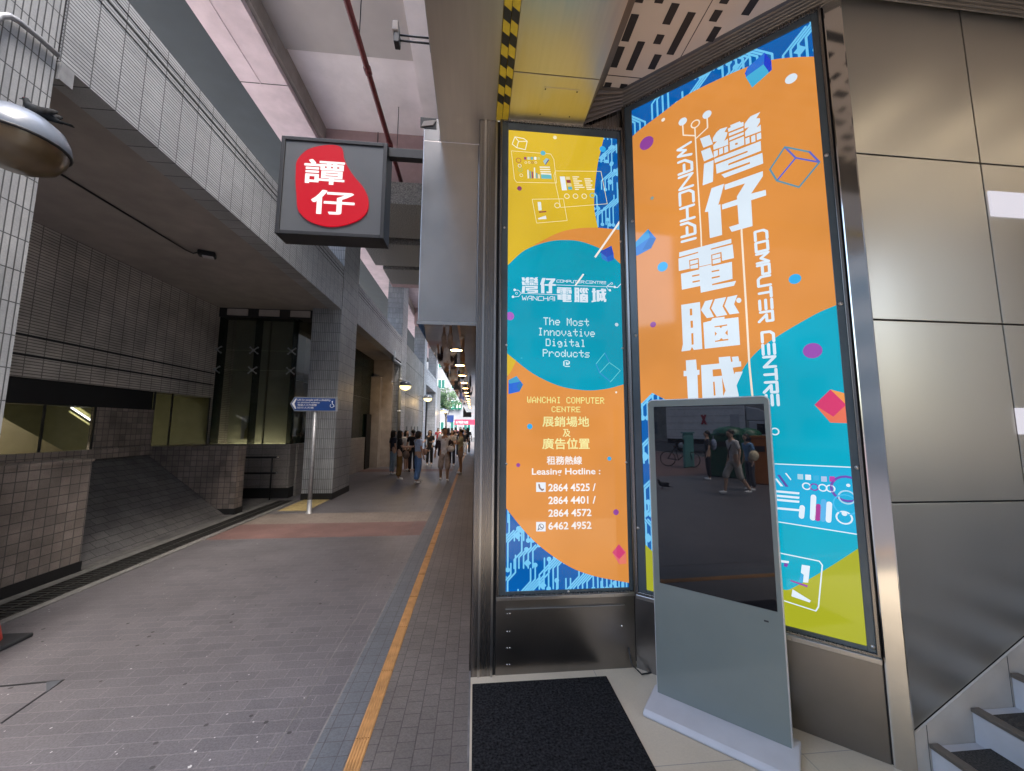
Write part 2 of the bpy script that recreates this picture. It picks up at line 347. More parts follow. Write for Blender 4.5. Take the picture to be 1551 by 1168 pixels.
# upper ribbed wall of the recess
b = MB(); b.box(-6.9, 1.84, 2.42, -6.4, 9.95, 4.69, 0)
for zz in (3.0, 2.72): b.box(-6.42, 1.84, zz, -6.398, 9.95, zz+.035, 1)
b.build('recess_wall', [M['tile_brown'], M['black']], bl)
b = MB(); b.box(-6.9, 1.84, 2.05, -6.45, 8.3, 2.42); b.build('lintel', M['black'], bl)
b = MB(); b.box(-6.5, 7.15, 0, -6.4, 8.3, 2.05); b.box(-6.85, 1.84, 0, -6.38, 7.15, 1.3); b.box(-6.85, 8.3, 0, -6.4, 9.95, 1.3); b.build('recess_base_wall', M['tile_low'], bl)
b = MB(); b.box(-6.46, 1.84, 1.3, -6.44, 7.15, 2.05); b.build('window_pane', M['glass_dark'], bl)
b = MB(); b.box(-6.46, 8.3, 1.3, -6.44, 9.93, 2.42); b.build('window_pane', M['glass_dark'], bl)
for yy, zt in ((6.35, 2.05), (7.12, 2.05), (8.3, 2.42), (8.75, 2.42), (9.9, 2.42)):
    b = MB(); b.box(-6.435, yy, 1.3, -6.412, yy+.025, zt); b.build('window_mullion', M['dark_metal'], bl)
# rooms behind the glass
b = MB(); b.box(-10.2, 1.84, .9, -10, 9.95, 3.2, 0); b.box(-10, 1.84, .9, -6.86, 9.95, 1.0, 0); b.box(-10, 1.84, 2.9, -6.9, 9.95, 3.0, 0); b.box(-10, 9.95, .9, -6.46, 10.05, 3.0, 0); b.box(-10, 1.7, .9, -6.46, 1.84, 3.0, 0)
b.prism([tuple(onx(*q, -7.6)) for q in ((-120, 565), (0, 630), (105, 688), (0, 700), (-120, 706))], (-.12, 0, 0), 1)
b.build('interior_wall', [M['room'], M['cream_part']], bl)
# frontal glass screen with spider fittings
GY = 9.95
b = MB(); b.box(-6.4, GY, 0.25, -4.5, GY+.3, 1.3, 0); b.box(-6.4, GY+.04, 0, -4.5, GY+.3, .25, 1); b.build('recess_base_wall', [M['granite_dark'], M['black']], bl)  # black box stands in for the dark gap at the foot
b = MB(); b.box(-6.9, 9.951, 0, -6.41, 12.5, 4.69); b.build('recess_wall', M['tile_brown'], bl)
b = MB(); b.box(-6.4, GY+.7, 1.06, -5.55, GY+.74, 4.6, 0); b.box(-5.5, GY+.7, 1.06, -4.6, GY+.74, 4.6, 0); b.build('curtain_panel', M['curtain'], bl)
cw = MB()
zs = [1.32, 3.12, 3.62, 4.46]
xs = [-6.38, -5.52, -4.62]
for i in range(2):
    for j in range(3): cw.box(xs[i]+.004, GY, zs[j]+.004, xs[i+1]-.004, GY+.014, zs[j+1]-.004)
gw = cw.build('glass_screen', M['glass_dark'], bl)
for x in xs:
    for zz in zs[1:3]:
        sp_ = MB(); sp_.ball((x, GY-.03, zz), .035)
        for sx, sz in ((1,1),(1,-1),(-1,1),(-1,-1)):
            sp_.tube([(x, GY-.03, zz), (x+sx*.07, GY-.02, zz+sz*.06), (x+sx*.09, GY, zz+sz*.075)], .014, 6); sp_.ball((x+sx*.09, GY-.008, zz+sz*.075), .022, 8, 5)
        sp_.build('spider_fitting', M['pole'], bl)
b = MB()
for x in xs: b.box(x-.012, GY+.02, 1.3, x+.012, GY+.3, 4.46)
b.build('glass_fin', M['glass_teal'], bl)
b = MB(); b.box(-6.4, GY-.02, 4.46, -4.1, GY+.3, 4.69, 0)
for k in range(3): b.box(-6.2+k*.75, GY-.05, 4.5, -5.72+k*.75, GY-.02, 4.66, 1)
b.build('screen_header', [M['black'], M['soffit']], bl)
# side glass along the alley, base wall below it
b = MB()
yy = GY
while yy < 17.4:
    for z0, z1 in ((1.3, 2.9), (2.9, 4.68)): b.box(-4.52, yy+.005, z0+.004, -4.505, min(yy+1.9, 17.5)-.005, z1-.004)
    yy += 1.9
b.build('glass_screen', M['glass_teal'], bl)
b = MB(); b.box(-4.8, GY+.3, .0, -4.45, 16.2, 1.3); b.build('recess_base_wall', M['granite_dark'], bl)
b = MB(); b.box(-6.5, 12, 0, -6.3, 17.5, 4.69, 0); b.box(-6.3, 10.3, 1.0, -4.8, 17.5, 1.05, 0); b.build('interior_wall', M['curtain'], bl)
b = MB(); b.box(-4.5, 16.9, 0, -4.1, 17.56, 3.9, 0); b.box(-6.3, 17.3, 0, AX-.31, 17.56, 4.69, 0); b.build('recess_wall', M['grey_beam'], bl)
b = MB(); b.box(-4.46, 16.25, 0, -4.42, 16.9, 2.25); b.build('recess_door', M['black'], bl)
# solid wall between the third and fourth columns
b = MB(); b.box(-5.2, 18.81, 0, AX-.05, 25.4, 5.81, 0)
for zz in (4.9, 3.35, 2.7): b.box(AX-.06, 18.81, zz, AX-.045, 25.4, zz+.03, 1)
for yy in (19.6, 21.1, 22.2, 23.3): b.box(AX-.06, yy, 1.25, AX-.046, yy+.45, 1.75, 1)
b.build('solid_wall', [M['tile_solid'], M['black']], bl)
b = MB(); b.box(-5.2, 26.65, 0, -4.4, 40, 4.69); b.box(-4.4, 34.4, 0, AX-.2, 40, 5.6); b.build('solid_wall', M['tile_solid'], bl)
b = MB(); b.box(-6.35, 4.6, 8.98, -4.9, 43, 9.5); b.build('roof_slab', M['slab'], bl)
b = MB(); b.box(-16, 1.84, 5.0, -6.9, 40, 5.05); b.build('terrace_floor', M['skirt'], bl)  # unseen, kept pale to bounce sky light up onto the deck

# ================================================================== OVERHEAD DECK
dk = thing('overhead_deck', (-2.4, 8, 9), 'pinkish concrete footbridge deck with beams roofing the alley overhead', 'footbridge')
b = MB(); b.box(-4.9, 4.6, 8.78, -3.98, 43, 9.5, 0)
b.box(-4.9, 7.6, 8.775, -3.98, 7.615, 8.79, 2); b.box(-4.52, 4.6, 8.77, -4.5, 7.6, 8.79, 0)
for f, c in enumerate([]): pass
b.build('edge_beam', [M['pink'], M['grey_beam'], M['black']], dk)
b = MB(); b.box(-3.98, 4.6, 8.9, -3.9, 43, 9.5); b.build('beam_face', M['grey_beam'], dk)
b = MB(); b.box(-3.9, 4.6, 9.27, .3, 7.27, 9.5); b.build('deck_soffit', mat('grey_soffit_paint', (.5,.46,.45), .8, var=.06, nscale=2), dk)
b = MB(); b.box(-3.9, 7.27, 9.33, .3, 12.4, 9.5); b.build('deck_soffit', M['white_ceiling'], dk)
b = MB(); b.box(-1.35, 4.6, 9.1, .3, 9.38, 9.3); b.build('side_beam', M['white_ceiling'], dk)
zb = ony(560, 290, 9.4).z
b = MB(); b.box(-3.9, 9.4, zb-.6, .3, 9.9, 9.33, 0); b.box(-2.62, 9.385, zb-.6, -2.6, 9.4, 9.33, 1); b.build('cross_beam', [M['mauve'], M['black']], dk)
zg = 7.0
for (pxl, yt, yb, lip) in ((548, 308, 360, 275), (549, 370, 403, 361), (580, 408, 430, 404)):
    x0 = onz(pxl, yt, zg).x; ya = onz(590, yt, zg).y; ye = onz(590, yb, zg).y
    b = MB(); b.box(x0, ya, zg, -.3, ye, zg+(ony(600, lip, ya).z-zg if lip == 275 else .5))
    b.build('granite_panel', M['granite'], dk, bevel=.015)
    b = MB(); b.box(x0+.1, ye, zg+.12, -.3, ye+.25, zg+.6); b.build('deck_rib', M['black'], dk)  # black block filling the gap behind each granite panel
b = MB(); b.box(-3.9, 12.4, 9.25, -1.9, 43, 9.5); b.build('side_beam', M['pink'], dk)
for yy in (17, 24, 31, 38):
    b = MB(); b.box(-3.9, yy, 8.2, .3, yy+.6, 9.33, 0); b.build('cross_beam', M['mauve'], dk)
# red pipe and its hangers
P0 = onz(525, 0, 7.8); P1_ = onz(612, 265, 7.8)
pr = thing('sprinkler_pipe', (P0.x, P0.y, 7.8), 'dark red steel pipe running overhead along the alley ceiling', 'pipe')
b = MB(); b.tube([(P0.x, 3.5, 7.8), (P0.x, P1_.y+.5, 7.8)], .05, 12); b.build('pipe', M['red_paint'], pr)
for yy in (4.4, 6.1, 7.8):
    b = MB(); b.lathe((P0.x, yy, 7.8), [(.05,-.06),(.062,-.06),(.062,.06),(.05,.06)], 12, axis=(0,1,0)); b.build('coupling', M['red_paint'], pr)
for yy in (5.6, 8.5):
    b = MB(); b.tube([(P0.x, yy, 7.84), (P0.x, yy, 9.3)], .008, 6); b.build('hanger', M['dark_metal'], pr)

# ================================================================== MALL
ml = thing('shopping_mall', (1.5, 3, 0), 'stainless steel clad shopping mall entrance with perforated ceiling', 'building')
FY = 2.87
SZ = 4.25
b = MB(); b.box(0, FY, .0, .152, 3.5, SZ); b.build('pillar', M['steel_dark'], ml, bevel=.006)
b = MB(); b.box(.045, FY-.006, .0, .06, FY+.002, SZ); b.box(.135, FY-.012, 0, .15, FY+.002, SZ); b.build('pillar_trim', M['steel'], ml)
b = MB(); b.box(.152, FY+.01, 0, .172, FY+.2, SZ); b.build('shadow_gap', M['black'], ml)
# canopy above the arcade: reflective front box and mirror soffit
BY = 3.15; XL = -.485; BZ = 2.6
b = MB(); b.box(XL, BY, BZ+.012, 0, BY+.02, SZ, 0); b.box(XL, BY, SZ, -.345, BY+.02, 4.46, 0); b.box(XL, BY+.02, BZ+.012, XL+.02, 26, SZ, 0); b.build('canopy_box', M['steel_soft'], ml, bevel=.004)
b = MB(); b.box(XL-.004, BY-.004, BZ, 0, 26, BZ+.012); b.build('canopy_soffit', M['mirror'], ml)
b = MB(); b.box(XL-.008, BY-.006, BZ-.004, 0, BY-.004, BZ+.02); b.build('canopy_edge', M['steel'], ml)
b = MB(); q0 = ony(637, 178, BY); q1 = ony(661, 196, BY); b.box(q0.x, BY-.004, q1.z, q1.x, BY-.001, q0.z, 0); b.prism([(q0.x+.01, BY-.012, q1.z+.01), (q1.x-.03, BY-.012, q1.z+.03), (q1.x, BY-.012, q0.z-.02), (q0.x+.03, BY-.012, q1.z+.06)], (0, .006, 0), 1); b.build('torn_corner', [M['black'], M['grey_beam']], ml)
# soffit over the entrance
b = MB(); b.box(-.335, -1.6, SZ, .135, BY, SZ+.1); b.build('entrance_soffit', M['steel_soffit'], ml, bevel=.004)
b = MB(); b.box(.235, -1.6, SZ, .862, 2.42, SZ+.1); b.box(.235, 2.425, SZ, .862, 2.85, SZ+.1); b.build('entrance_soffit', M['steel_soffit'], ml, bevel=.003)
ap = MB(); ap.box(.47, 2.52, SZ-.003, .74, 2.78, SZ); apo = ap.build('access_panel', M['steel_soffit'], ml)
for x in (.485, .725):
    for yy in (2.535, 2.765): b = MB(); b.lathe((x, yy, SZ-.003), [(.006, 0), (.005, -.003), (0, -.004)], 8); b.build('screw', M['dark_metal'], apo)
# hazard tape on both sides of the joint
b = MB()
for x0, x1 in ((.137, .183), (.187, .233)):
    b.box(x0, -1.6, SZ-.004, x1, 2.86, SZ+.1, 0)
    y = -1.6
    while y < 2.7:
        b.poly([(x0, y, SZ-.0048), (x0, y+.075, SZ-.0048), (x1, y+.105, SZ-.0048), (x1, y+.03, SZ-.0048)], 1)
        y += .15
b.build('hazard_tape', [M['hz_yellow'], M['hz_black']], ml)
b = MB(); b.box(.135, -1.6, SZ+.02, .235, 2.86, SZ+.1); b.build('soffit_joint', M['black'], ml)
# dark infill over the narrow lightbox
b = MB(); b.box(.172, FY+.0, 4.27, 1.26, FY+.1, 4.6); b.build('header_panel', M['steel_dark'], ml)
# panel below the narrow lightbox
b = MB(); b.box(.172, FY+.004, .0, 1.2, FY+.08, .535); lpn = b.build('lower_panel', M['steel_lower'], ml, bevel=.003)
b = MB(); b.box(.172, FY-.03, .52, 1.19, FY+.004, .545); b.box(.24, FY-.012, .45, 1.12, FY+.004, .456); b.build('ledge', M['steel'], ml, bevel=.004)
for zz in (.42, .30, .19, .08):
    for dx in (0, .018): b = MB(); b.lathe((.255+dx, FY+.004, zz), [(.005, 0), (.004, .004), (0, .005)], 8, axis=(0,-1,0)); b.build('rivet', M['steel_bright'], lpn)
b = MB(); b.lathe((1.10, FY+.004, .3), [(.01, 0), (.008, .006), (0, .008)], 10, axis=(0,-1,0)); b.build('lock', M['steel_bright'], lpn)
# the angled face
D2 = Vector((.7397, -.6729, 0)); N2 = Vector((-.6729, -.7397, 0)); O2 = Vector((1.2, FY, 0))
def p2(s, z, off=0): return O2+D2*s+N2*off+Vector((0, 0, z))
b = MB(); b.obox(p2(0, 0, -.06), D2*1.332, N2*.058, (0, 0, .535)); b.build('lower_panel', M['steel_lower'], ml, bevel=.003)
b = MB(); b.obox(p2(.02, .505, -.002), D2*1.31, N2*.03, (0, 0, .03)); b.build('ledge', M['steel'], ml, bevel=.004)
b = MB(); b.obox(p2(1.337, 0, -.08), D2*.092, N2*.092, (0, 0, 4.46)); b.build('post', M['steel_bright'], ml, bevel=.008)
b = MB(); b.obox(p2(1.328, 0, -.07), D2*.009, N2*.06, (0, 0, 4.46)); b.build('shadow_gap', M['black'], ml)
# right wall of metal panels
WY = 1.92
def w(px, py): return ony(px, py, WY)
X0 = p2(1.43, 0).x+.012; XS = w(1490, 290).x
rows = [w(1322, 484).z, w(1347, 762).z]
z1, z2, z3 = w(1340, 762).z, w(1322, 484).z, w(1297, 232).z
sk0 = w(1382.5, 1107); sk1 = w(1551, 963); slope = (sk1.z-sk0.z)/(sk1.x-sk0.x)
def skz(x): return sk0.z+slope*(x-sk0.x)
b = MB(); b.box(X0-.01, WY+.02, 0, 7.2, WY+.1, 4.6); b.build('panel_backing', M['black'], ml)
gp = .005
for x0, x1 in ((X0, XS), (XS+gp*2, XS+.95), (XS+.96, 6.6)):
    for za, zt in ((z1, z2), (z2, z3), (z3, 4.52)):
        za2 = max(za+gp, 0)
        if za2 < skz(x1):
            lo = max(za2, skz(x0)); 
            if skz(x0) >= zt: continue
            pts = [(x0, WY, lo), (x1, WY, min(max(skz(x1), za2), zt-gp)), (x1, WY, zt-gp), (x0, WY, zt-gp)]
        else: pts = [(x0, WY, za2), (x1, WY, za2), (x1, WY, zt-gp), (x0, WY, zt-gp)]
        b = MB(); b.prism(pts, (0, .018, 0)); b.build('wall_panel', M['champagne'], ml, bevel=.002)
b = MB(); xe = X0+(z1-gp-skz(X0))/slope
b.prism([(X0, WY, skz(X0)), (XS, WY, min(skz(XS), z1-gp-.01)), (XS, WY, z1-gp), (X0, WY, z1-gp)], (0, .018, 0)); b.build('wall_panel', M['champagne'], ml, bevel=.002)
b = MB(); b.prism([(XS+gp*2, WY, skz(XS)), (XS+(z1-skz(XS))/slope-.02, WY, z1-gp), (XS+gp*2, WY, z1-gp)], (0, .018, 0)); b.build('wall_panel', M['champagne'], ml)
# ceiling: bronze trim and perforated beige panels
CZ = 4.5
path = [(.865, -1.6), (.865, 2.845), (1.205, 2.845), (2.262, 1.893), (6.9, 1.893)]
prof = [(0, 4.262)]
for i in range(5): prof += [(.006+i*.018, 4.285+i*.04), (.014+i*.018, 4.285+i*.04), (.014+i*.018, 4.302+i*.04), (.018+i*.018, 4.305+i*.04)]
prof += [(.10, CZ-.012), (.125, CZ-.012), (.127, CZ)]
def offs(path, o):
    out = []
    for i, p in enumerate(path):
        ns = []
        if i > 0: ns.append((Vector(p)-Vector(path[i-1])).normalized())
        if i < len(path)-1: ns.append((Vector(path[i+1])-Vector(p)).normalized())
        nn = [Vector((t.y, -t.x)) for t in ns]
        if len(nn) == 1: v = nn[0]
        else: v = (nn[0]+nn[1]); v = v/(v.dot(nn[0]))
        out.append(Vector(p)+v*o)
    return out
b = MB(); vs = []; fs = []; K = len(path)
zst = (4.262, 4.262, 4.435, 4.45, 4.45)                    # the trim starts above whatever it meets
for o, zz in prof: vs += [(q.x, q.y, zs0+(zz-4.262)*(CZ-zs0)/(CZ-4.262)) for q, zs0 in zip(offs(path, o), zst)]
for i in range(len(prof)-1):
    for k in range(K-1): fs.append((i*K+k, i*K+k+1, (i+1)*K+k+1, (i+1)*K+k))
b.add(vs, fs); b.build('ceiling_trim', M['trim'], ml)
inner = offs(path, .12)
pc = MB(); pc.prism([(q.x, q.y, CZ) for q in inner]+[(6.9, -1.6, CZ)], (0, 0, .04))
slots = []
def inside(x, y):
    if x < 1.0 or y > 2.74 or x > 6.8: return False
    q = (Vector((x, y, 0))-O2).dot(N2)
    return q > .16 and y < 1.74 if x > 2.1 else q > .14
seen = [(.99,2.39,2.55),(1.0,2.17,2.35),(1.12,2.34,2.56),(1.235,2.28,2.345),(1.235,2.08,2.21),(1.37,2.12,2.41),(1.285,2.42,2.535),(1.0,2.68,2.72),(1.13,2.68,2.73),(1.54,2.09,2.16),(1.60,2.19,2.29),(1.73,1.98,2.1),(.99,1.95,2.1),(1.12,1.9,2.09),(1.54,1.9,2.05),(1.38,1.8,1.98)]
for x, a, c in seen: slots.append((x, a, c))
xx = .99
while xx < 6.5:
    yy = 1.75 if xx < 2.1 else 1.62
    while yy > -1.4:
        l = random.choice((.05, .05, .12, .16, .2, .28)); 
        if inside(xx+.06, yy): slots.append((xx, yy-l, yy))
        yy -= l+random.uniform(.07, .16)
    xx += .123
for x, a, c in slots: pc.box(x, a, CZ-.003, x+.055, c, CZ+.02, 1)
b = pc; b.box(.97, 2.615, CZ-.002, 1.36, 2.62, CZ+.01, 2); b.box(1.485, -1.6, CZ-.002, 1.49, 2.48, CZ+.01, 2); b.box(2.6, -1.6, CZ-.002, 2.605, 1.76, CZ+.01, 2); b.build('perforated_ceiling', [M['beige_metal'], M['black'], M['dark_metal']], ml)
# building mass above and the row of shops along the arcade
b = MB(); b.box(.3, -1.6, 4.6, 8, 26, 13); b.build('upper_wall', M['skirt'], ml)
b = MB(); b.box(6.9, -1.6, 0, 7.1, 1.92, 4.6); b.build('side_wall', M['skirt'], ml)
b = MB(); y = 3.5
while y < 25:
    b.box(.03, y, 0, .25, y+.25, BZ, 0); b.box(.08, y+.25, 0, .2, y+2.2, .45, 0); b.box(.08, y+.25, 2.2, .2, y+2.2, BZ, 0)
    b.box(.12, y+.25, .45, .13, y+2.2, 2.2, 1); y += 2.2
b.box(2.4, 3.5, 0, 2.5, 25.5, BZ, 2); b.box(.25, 3.5, 2.58, 2.4, 25.5, 2.62, 2)
b.build('shopfront', [M['steel_dark'], M['glass_dark'], M['cream_part']], ml)

# stairs along the right wall
st = thing('staircase', (2.5, 1.2, 0), 'pale stone steps with dark carpet treads climbing beside the metal wall', 'stairs')
n0 = w(1402, 1124); n1 = w(1464, 1071); n2_ = w(1524, 1018)
run = (n2_.x-n0.x)/2; rise = (n2_.z-n0.z)/2
for k in range(-1, 9):
    xa = n0.x+run*k; zt = n0.z+rise*k
    if zt < .02: continue
    if k == 0: pass
    b = MB(); b.box(xa+.012, -.4, .0 if k < 1 else zt-rise-.02, xa+run+.03, WY-.012, zt-.012); b.build('step', M['white_step'], st)
    b = MB(); b.box(xa, -.4, zt-.016, xa+.05, WY-.014, zt+.004); b.build('nosing', M['trim'], st, bevel=.003)
    b = MB(); b.box(xa+.05, -.4, zt-.012, xa+run+.012, WY-.07, zt+.004); b.build('tread_mat', M['tread'], st)
b = MB(); xr = n0.x-run*.8
b.prism([(X0-.01, WY-.010, .012), (6.4, WY-.010, .012), (6.4, WY-.010, skz(6.4)-.006), (sk0.x-.01, WY-.010, skz(sk0.x-.01)-.006)], (0, .0095, 0))
sk = b.build('skirting', M['skirt'], st)
for k in (0, 2, 4):
    b = MB(); b.box(n0.x+run*(k+.0), WY-.0115, .02, n0.x+run*k+.003, WY-.0098, skz(n0.x+run*k)-.01); b.build('skirting_joint', M['kerb'], st)
# white bands on the wall, evenly emissive
wb = [(w(1490, 290), w(1500, 328)), (w(1531, 618), w(1537, 658))]
for i, (a, c) in enumerate(wb):
    b = MB(); b.box(a.x+.02, WY-.012, c.z, 6.2, WY-.001, a.z)
    tag(b.build('wall_band', emis('white_band_%d' % i, (226, 222, 232), .92), bevel=.002), ['white backlit strip across the metal wall, the upper one near the top right', 'white backlit strip across the metal wall, the lower one above the stairs'][i], 'sign strip', 'white strips on the metal wall')
# ================================================================== LIGHTBOX ARTWORK
_txt = {}
def text_mesh(body, bold=0.0):
    """outline of a piece of writing as flat polygons in a unit layout"""
    key = (body, bold)
    if key in _txt: return _txt[key]
    c = bpy.data.curves.new('t', 'FONT'); c.body = body; c.fill_mode = 'FRONT'; c.offset = bold; c.resolution_u = 3
    o = bpy.data.objects.new('t', c); C.objects.link(o)
    dg = bpy.context.evaluated_depsgraph_get(); ev = o.evaluated_get(dg); me = ev.to_mesh()
    V = [(v.co.x, v.co.y) for v in me.vertices]; F = [tuple(p.vertices) for p in me.polygons]
    ev.to_mesh_clear(); bpy.data.objects.remove(o); bpy.data.curves.remove(c)
    xs = [v[0] for v in V]; ys = [v[1] for v in V]; x0, x1, y0, y1 = min(xs), max(xs), min(ys), max(ys)
    V = [((x-x0)/(x1-x0), (y-y0)/(y1-y0)) for x, y in V]
    _txt[key] = (V, F); return _txt[key]
def clip(poly, r):
    x0, y0, x1, y1 = r
    for ax, lim, sg in ((0, x0, 1), (0, x1, -1), (1, y0, 1), (1, y1, -1)):
        out = []
        for i in range(len(poly)):
            a, b = poly[i-1], poly[i]; ina = (a[ax]-lim)*sg >= 0; inb = (b[ax]-lim)*sg >= 0
            if ina != inb:
                t = (lim-a[ax])/(b[ax]-a[ax]); out.append((a[0]+t*(b[0]-a[0]), a[1]+t*(b[1]-a[1])))
            if inb: out.append(b)
        poly = out
        if len(poly) < 3: return []
    return poly
def smooth(pts, closed=False, n=5):
    out = []; m = len(pts)
    for i in range(m if closed else m-1):
        p = [pts[(i+j) % m] if closed else pts[max(0, min(m-1, i+j))] for j in (-1, 0, 1, 2)]
        for k in range(n):
            t = k/n; out.append(tuple(.5*(2*p[1][a]+(p[2][a]-p[0][a])*t+(2*p[0][a]-5*p[1][a]+4*p[2][a]-p[3][a])*t*t+(3*p[1][a]-p[0][a]-3*p[2][a]+p[3][a])*t**3) for a in (0, 1)))
    if not closed: out.append(pts[-1])
    return out
DOT = {'T':'01017F0101','h':'7F08040478','e':'3854545418','M':'7F021C027F','o':'3844444438','s':'4854545424','t':'04043F4424','I':'00417F4100','n':'7C08040478','v':'1C2040201C','a':'2054547840','i':'00447D4000','D':'7F4141413E','g':'18A4A49C78','l':'00417F4000','P':'7F09090906','r':'7C08040408','d':'384444287F','u':'3C4040207C','c':'3844444428','@':'3E415D594E','W':'3F4038403F','A':'7C1211127C','N':'7F0408107F','C':'3E41414122','H':'7F0808087F','O':'3E4141413E','U':'3F4040403F','E':'7F49494941','R':'7F09192946'}
STK = {'W':[[(0,1),(.22,0),(.5,.6),(.78,0),(1,1)]],'A':[[(0,0),(0,.5),(.4,1),(1,1),(1,0)],[(.35,.42),(.95,.42)]],'N':[[(0,0),(0,1),(1,0),(1,1)]],'C':[[(1,1),(.25,1),(0,.72),(0,0),(1,0)]],'H':[[(0,0),(0,1)],[(1,0),(1,1)],[(0,.5),(1,.5)]],'I':[[(.5,0),(.5,1)]],'O':[[(0,0),(0,1),(1,1),(1,0),(0,0)]],'M':[[(0,0),(0,1),(.5,.35),(1,1),(1,0)]],'P':[[(0,0),(0,1),(1,1),(1,.42),(.1,.42)]],'U':[[(0,1),(0,.25),(.25,0),(1,0),(1,1)]],'T':[[(0,1),(1,1)],[(.5,1),(.5,0)]],'E':[[(0,1),(1,1)],[(0,.5),(1,.5)],[(0,0),(1,0)]],'R':[[(0,0),(0,1),(1,1),(1,.5),(.3,.5),(1,-.15)]]}
class Art:
    """flat coloured shapes printed on one lightbox sheet; (u, w) are metres on the sheet"""
    def __init__(s, to_uw, place, rect): s.to = to_uw; s.place = place; s.rect = rect; s.mb = MB(); s.mats = []; s.idx = {}
    def col(s, rgb, gain=1.0):
        k = (rgb, gain)
        if k not in s.idx: s.idx[k] = len(s.mats); s.mats.append(emis('print_%d_%d_%d' % rgb, rgb, gain*.9, True))
        return s.idx[k]
    def uw(s, pts, layer, rgb, gain=1.0):
        q = clip(list(pts), s.rect)
        if len(q) >= 3: s.mb.poly([s.place(u, w, layer*.0005) for u, w in q], s.col(rgb, gain))
    def px(s, pts, layer, rgb, gain=1.0): s.uw([s.to(*p) for p in pts], layer, rgb, gain)
    def line(s, pts, wd, layer, rgb, dots=True):
        for a, b in zip(pts[:-1], pts[1:]):
            d = Vector(b)-Vector(a)
            if d.length < 1e-6: continue
            n = Vector((-d.y, d.x)).normalized()*wd/2; a_ = Vector(a); b_ = Vector(b)
            s.uw([tuple(a_+n), tuple(b_+n), tuple(b_-n), tuple(a_-n)], layer, rgb)
        if dots:
            for k_, p in enumerate(pts): s.disc(p, wd/2, layer-.12+.002*(k_ % 40), rgb, n=8)
    def lpx(s, pts, wd, layer, rgb): s.line([s.to(*p) for p in pts], wd, layer, rgb)
    def disc(s, c, r, layer, rgb, n=24, gain=1.0): s.uw([(c[0]+r*math.cos(2*math.pi*k/n), c[1]+r*math.sin(2*math.pi*k/n)) for k in range(n)], layer, rgb, gain)
    def dpx(s, p, r, layer, rgb): s.disc(s.to(*p), r, layer, rgb)
    def ring(s, p, r, wd, layer, rgb, n=20):
        c = s.to(*p)
        for k in range(n):
            a, b = 2*math.pi*k/n, 2*math.pi*(k+1)/n
            s.uw([(c[0]+q*math.cos(t), c[1]+q*math.sin(t)) for q, t in ((r, a), (r, b), (r-wd, b), (r-wd, a))], layer, rgb)
    def text(s, body, r, layer, rgb, bold=0.0):
        (u0, w0), (u1, w1) = r; cjk = ord(body[0]) > 0x2e80; V, F = text_mesh(body, 0 if cjk else bold); q = bold*.9*(w1-w0)
        for i, (dx, dy) in enumerate(((-q,-q),(q,q),(-q,q),(q,-q),(0,0)) if cjk and bold else ((0,0),)):
            s.mb.add([s.place(u0+(u1-u0)*x+dx, w0+(w1-w0)*y+dy, (layer+i*.06)*.0005) for x, y in V], F, s.col(rgb))
    def rect_px(s, x0, y0, x1, y1):
        a = s.to(x0, (y0+y1)/2)[0]; c = s.to(x1, (y0+y1)/2)[0]; xm = (x0+x1)/2
        return (a, s.to(xm, y1)[1]), (c, s.to(xm, y0)[1])
    def dots(s, body, r, layer, rgb):
        (u0, w0), (u1, w1) = r; n = len(body)*6-1; dx = (u1-u0)/n; dy = (w1-w0)/7
        for i, ch in enumerate(body):
            if ch == ' ': continue
            cs = bytes.fromhex(DOT[ch])
            for c in range(5):
                for b in range(8):
                    if cs[c] >> b & 1:
                        x = u0+(i*6+c)*dx; y = w1-(b+1)*dy
                        s.uw([(x, y), (x+dx, y), (x+dx, y+dy), (x, y+dy)], layer, rgb)
    def strokes(s, body, quad, wd, layer, rgb):
        """body along quad = (p00, p10, p01): origin, end of the line of writing, cap height (in metres on the sheet)"""
        o, e, h = [Vector(q) for q in quad]; W = sum(.55 if c in ' I' else 1.28 for c in body)-.28; x = 0
        for ch in body:
            if ch != ' ':
                for k, st_ in enumerate(STK[ch]):
                    k1 = .2 if ch == 'I' else 1
                    s.line([tuple(o+(e-o)*((x+px_*k1)/W)+(h-o)*py_) for px_, py_ in st_], wd, layer+.1*k, rgb)
            x += .55 if ch in ' I' else 1.28
    def circuit(s, r, seed, base, trace, sc=1.0):
        u0, w0, u1, w1 = r; rd = random.Random(seed); pitch = .031*sc; wd = .0105*sc; k = 0
        u = u0-.3
        while u < u1+.1:
            grp = rd.choice((3, 4, 5, 6)); w = w0-rd.uniform(.05, .45)
            while w < w1:
                L1 = rd.uniform(.03, .13)*sc; L2 = rd.uniform(.06, .2)*sc; dr = rd.choice((-1, 1, 1))
                for g in range(grp):
                    x = u+g*pitch; a = L1+(g if dr > 0 else grp-g)*pitch*.42; e = w+a; d = L2
                    pts = [(x, w), (x, e), (x+dr*d*.75, e+d*.75)]
                    if rd.random() < .6: pts.append((pts[-1][0], pts[-1][1]+rd.uniform(.03, .14)*sc))
                    k += 1; s.line(pts, wd, 1+(k % 7)*.12, trace)
                    if rd.random() < .35: s.disc(pts[0], .0155*sc, 2.0+(k % 5)*.05, trace)
                    if rd.random() < .4: s.disc(pts[-1], .0155*sc, 2.3+(k % 5)*.05, trace)
                if rd.random() < .4:
                    cx, cy, q = u+rd.uniform(0, .12), w+rd.uniform(0, .2), .026*sc; s.uw([(cx-q, cy), (cx, cy-q), (cx+q, cy), (cx, cy+q)], 2.6, trace)
                w += (L1+L2)*.95+.06*sc
            u += grp*pitch+.012*sc
    def done(s, parent): return s.mb.build('printed_sheet', s.mats, parent)
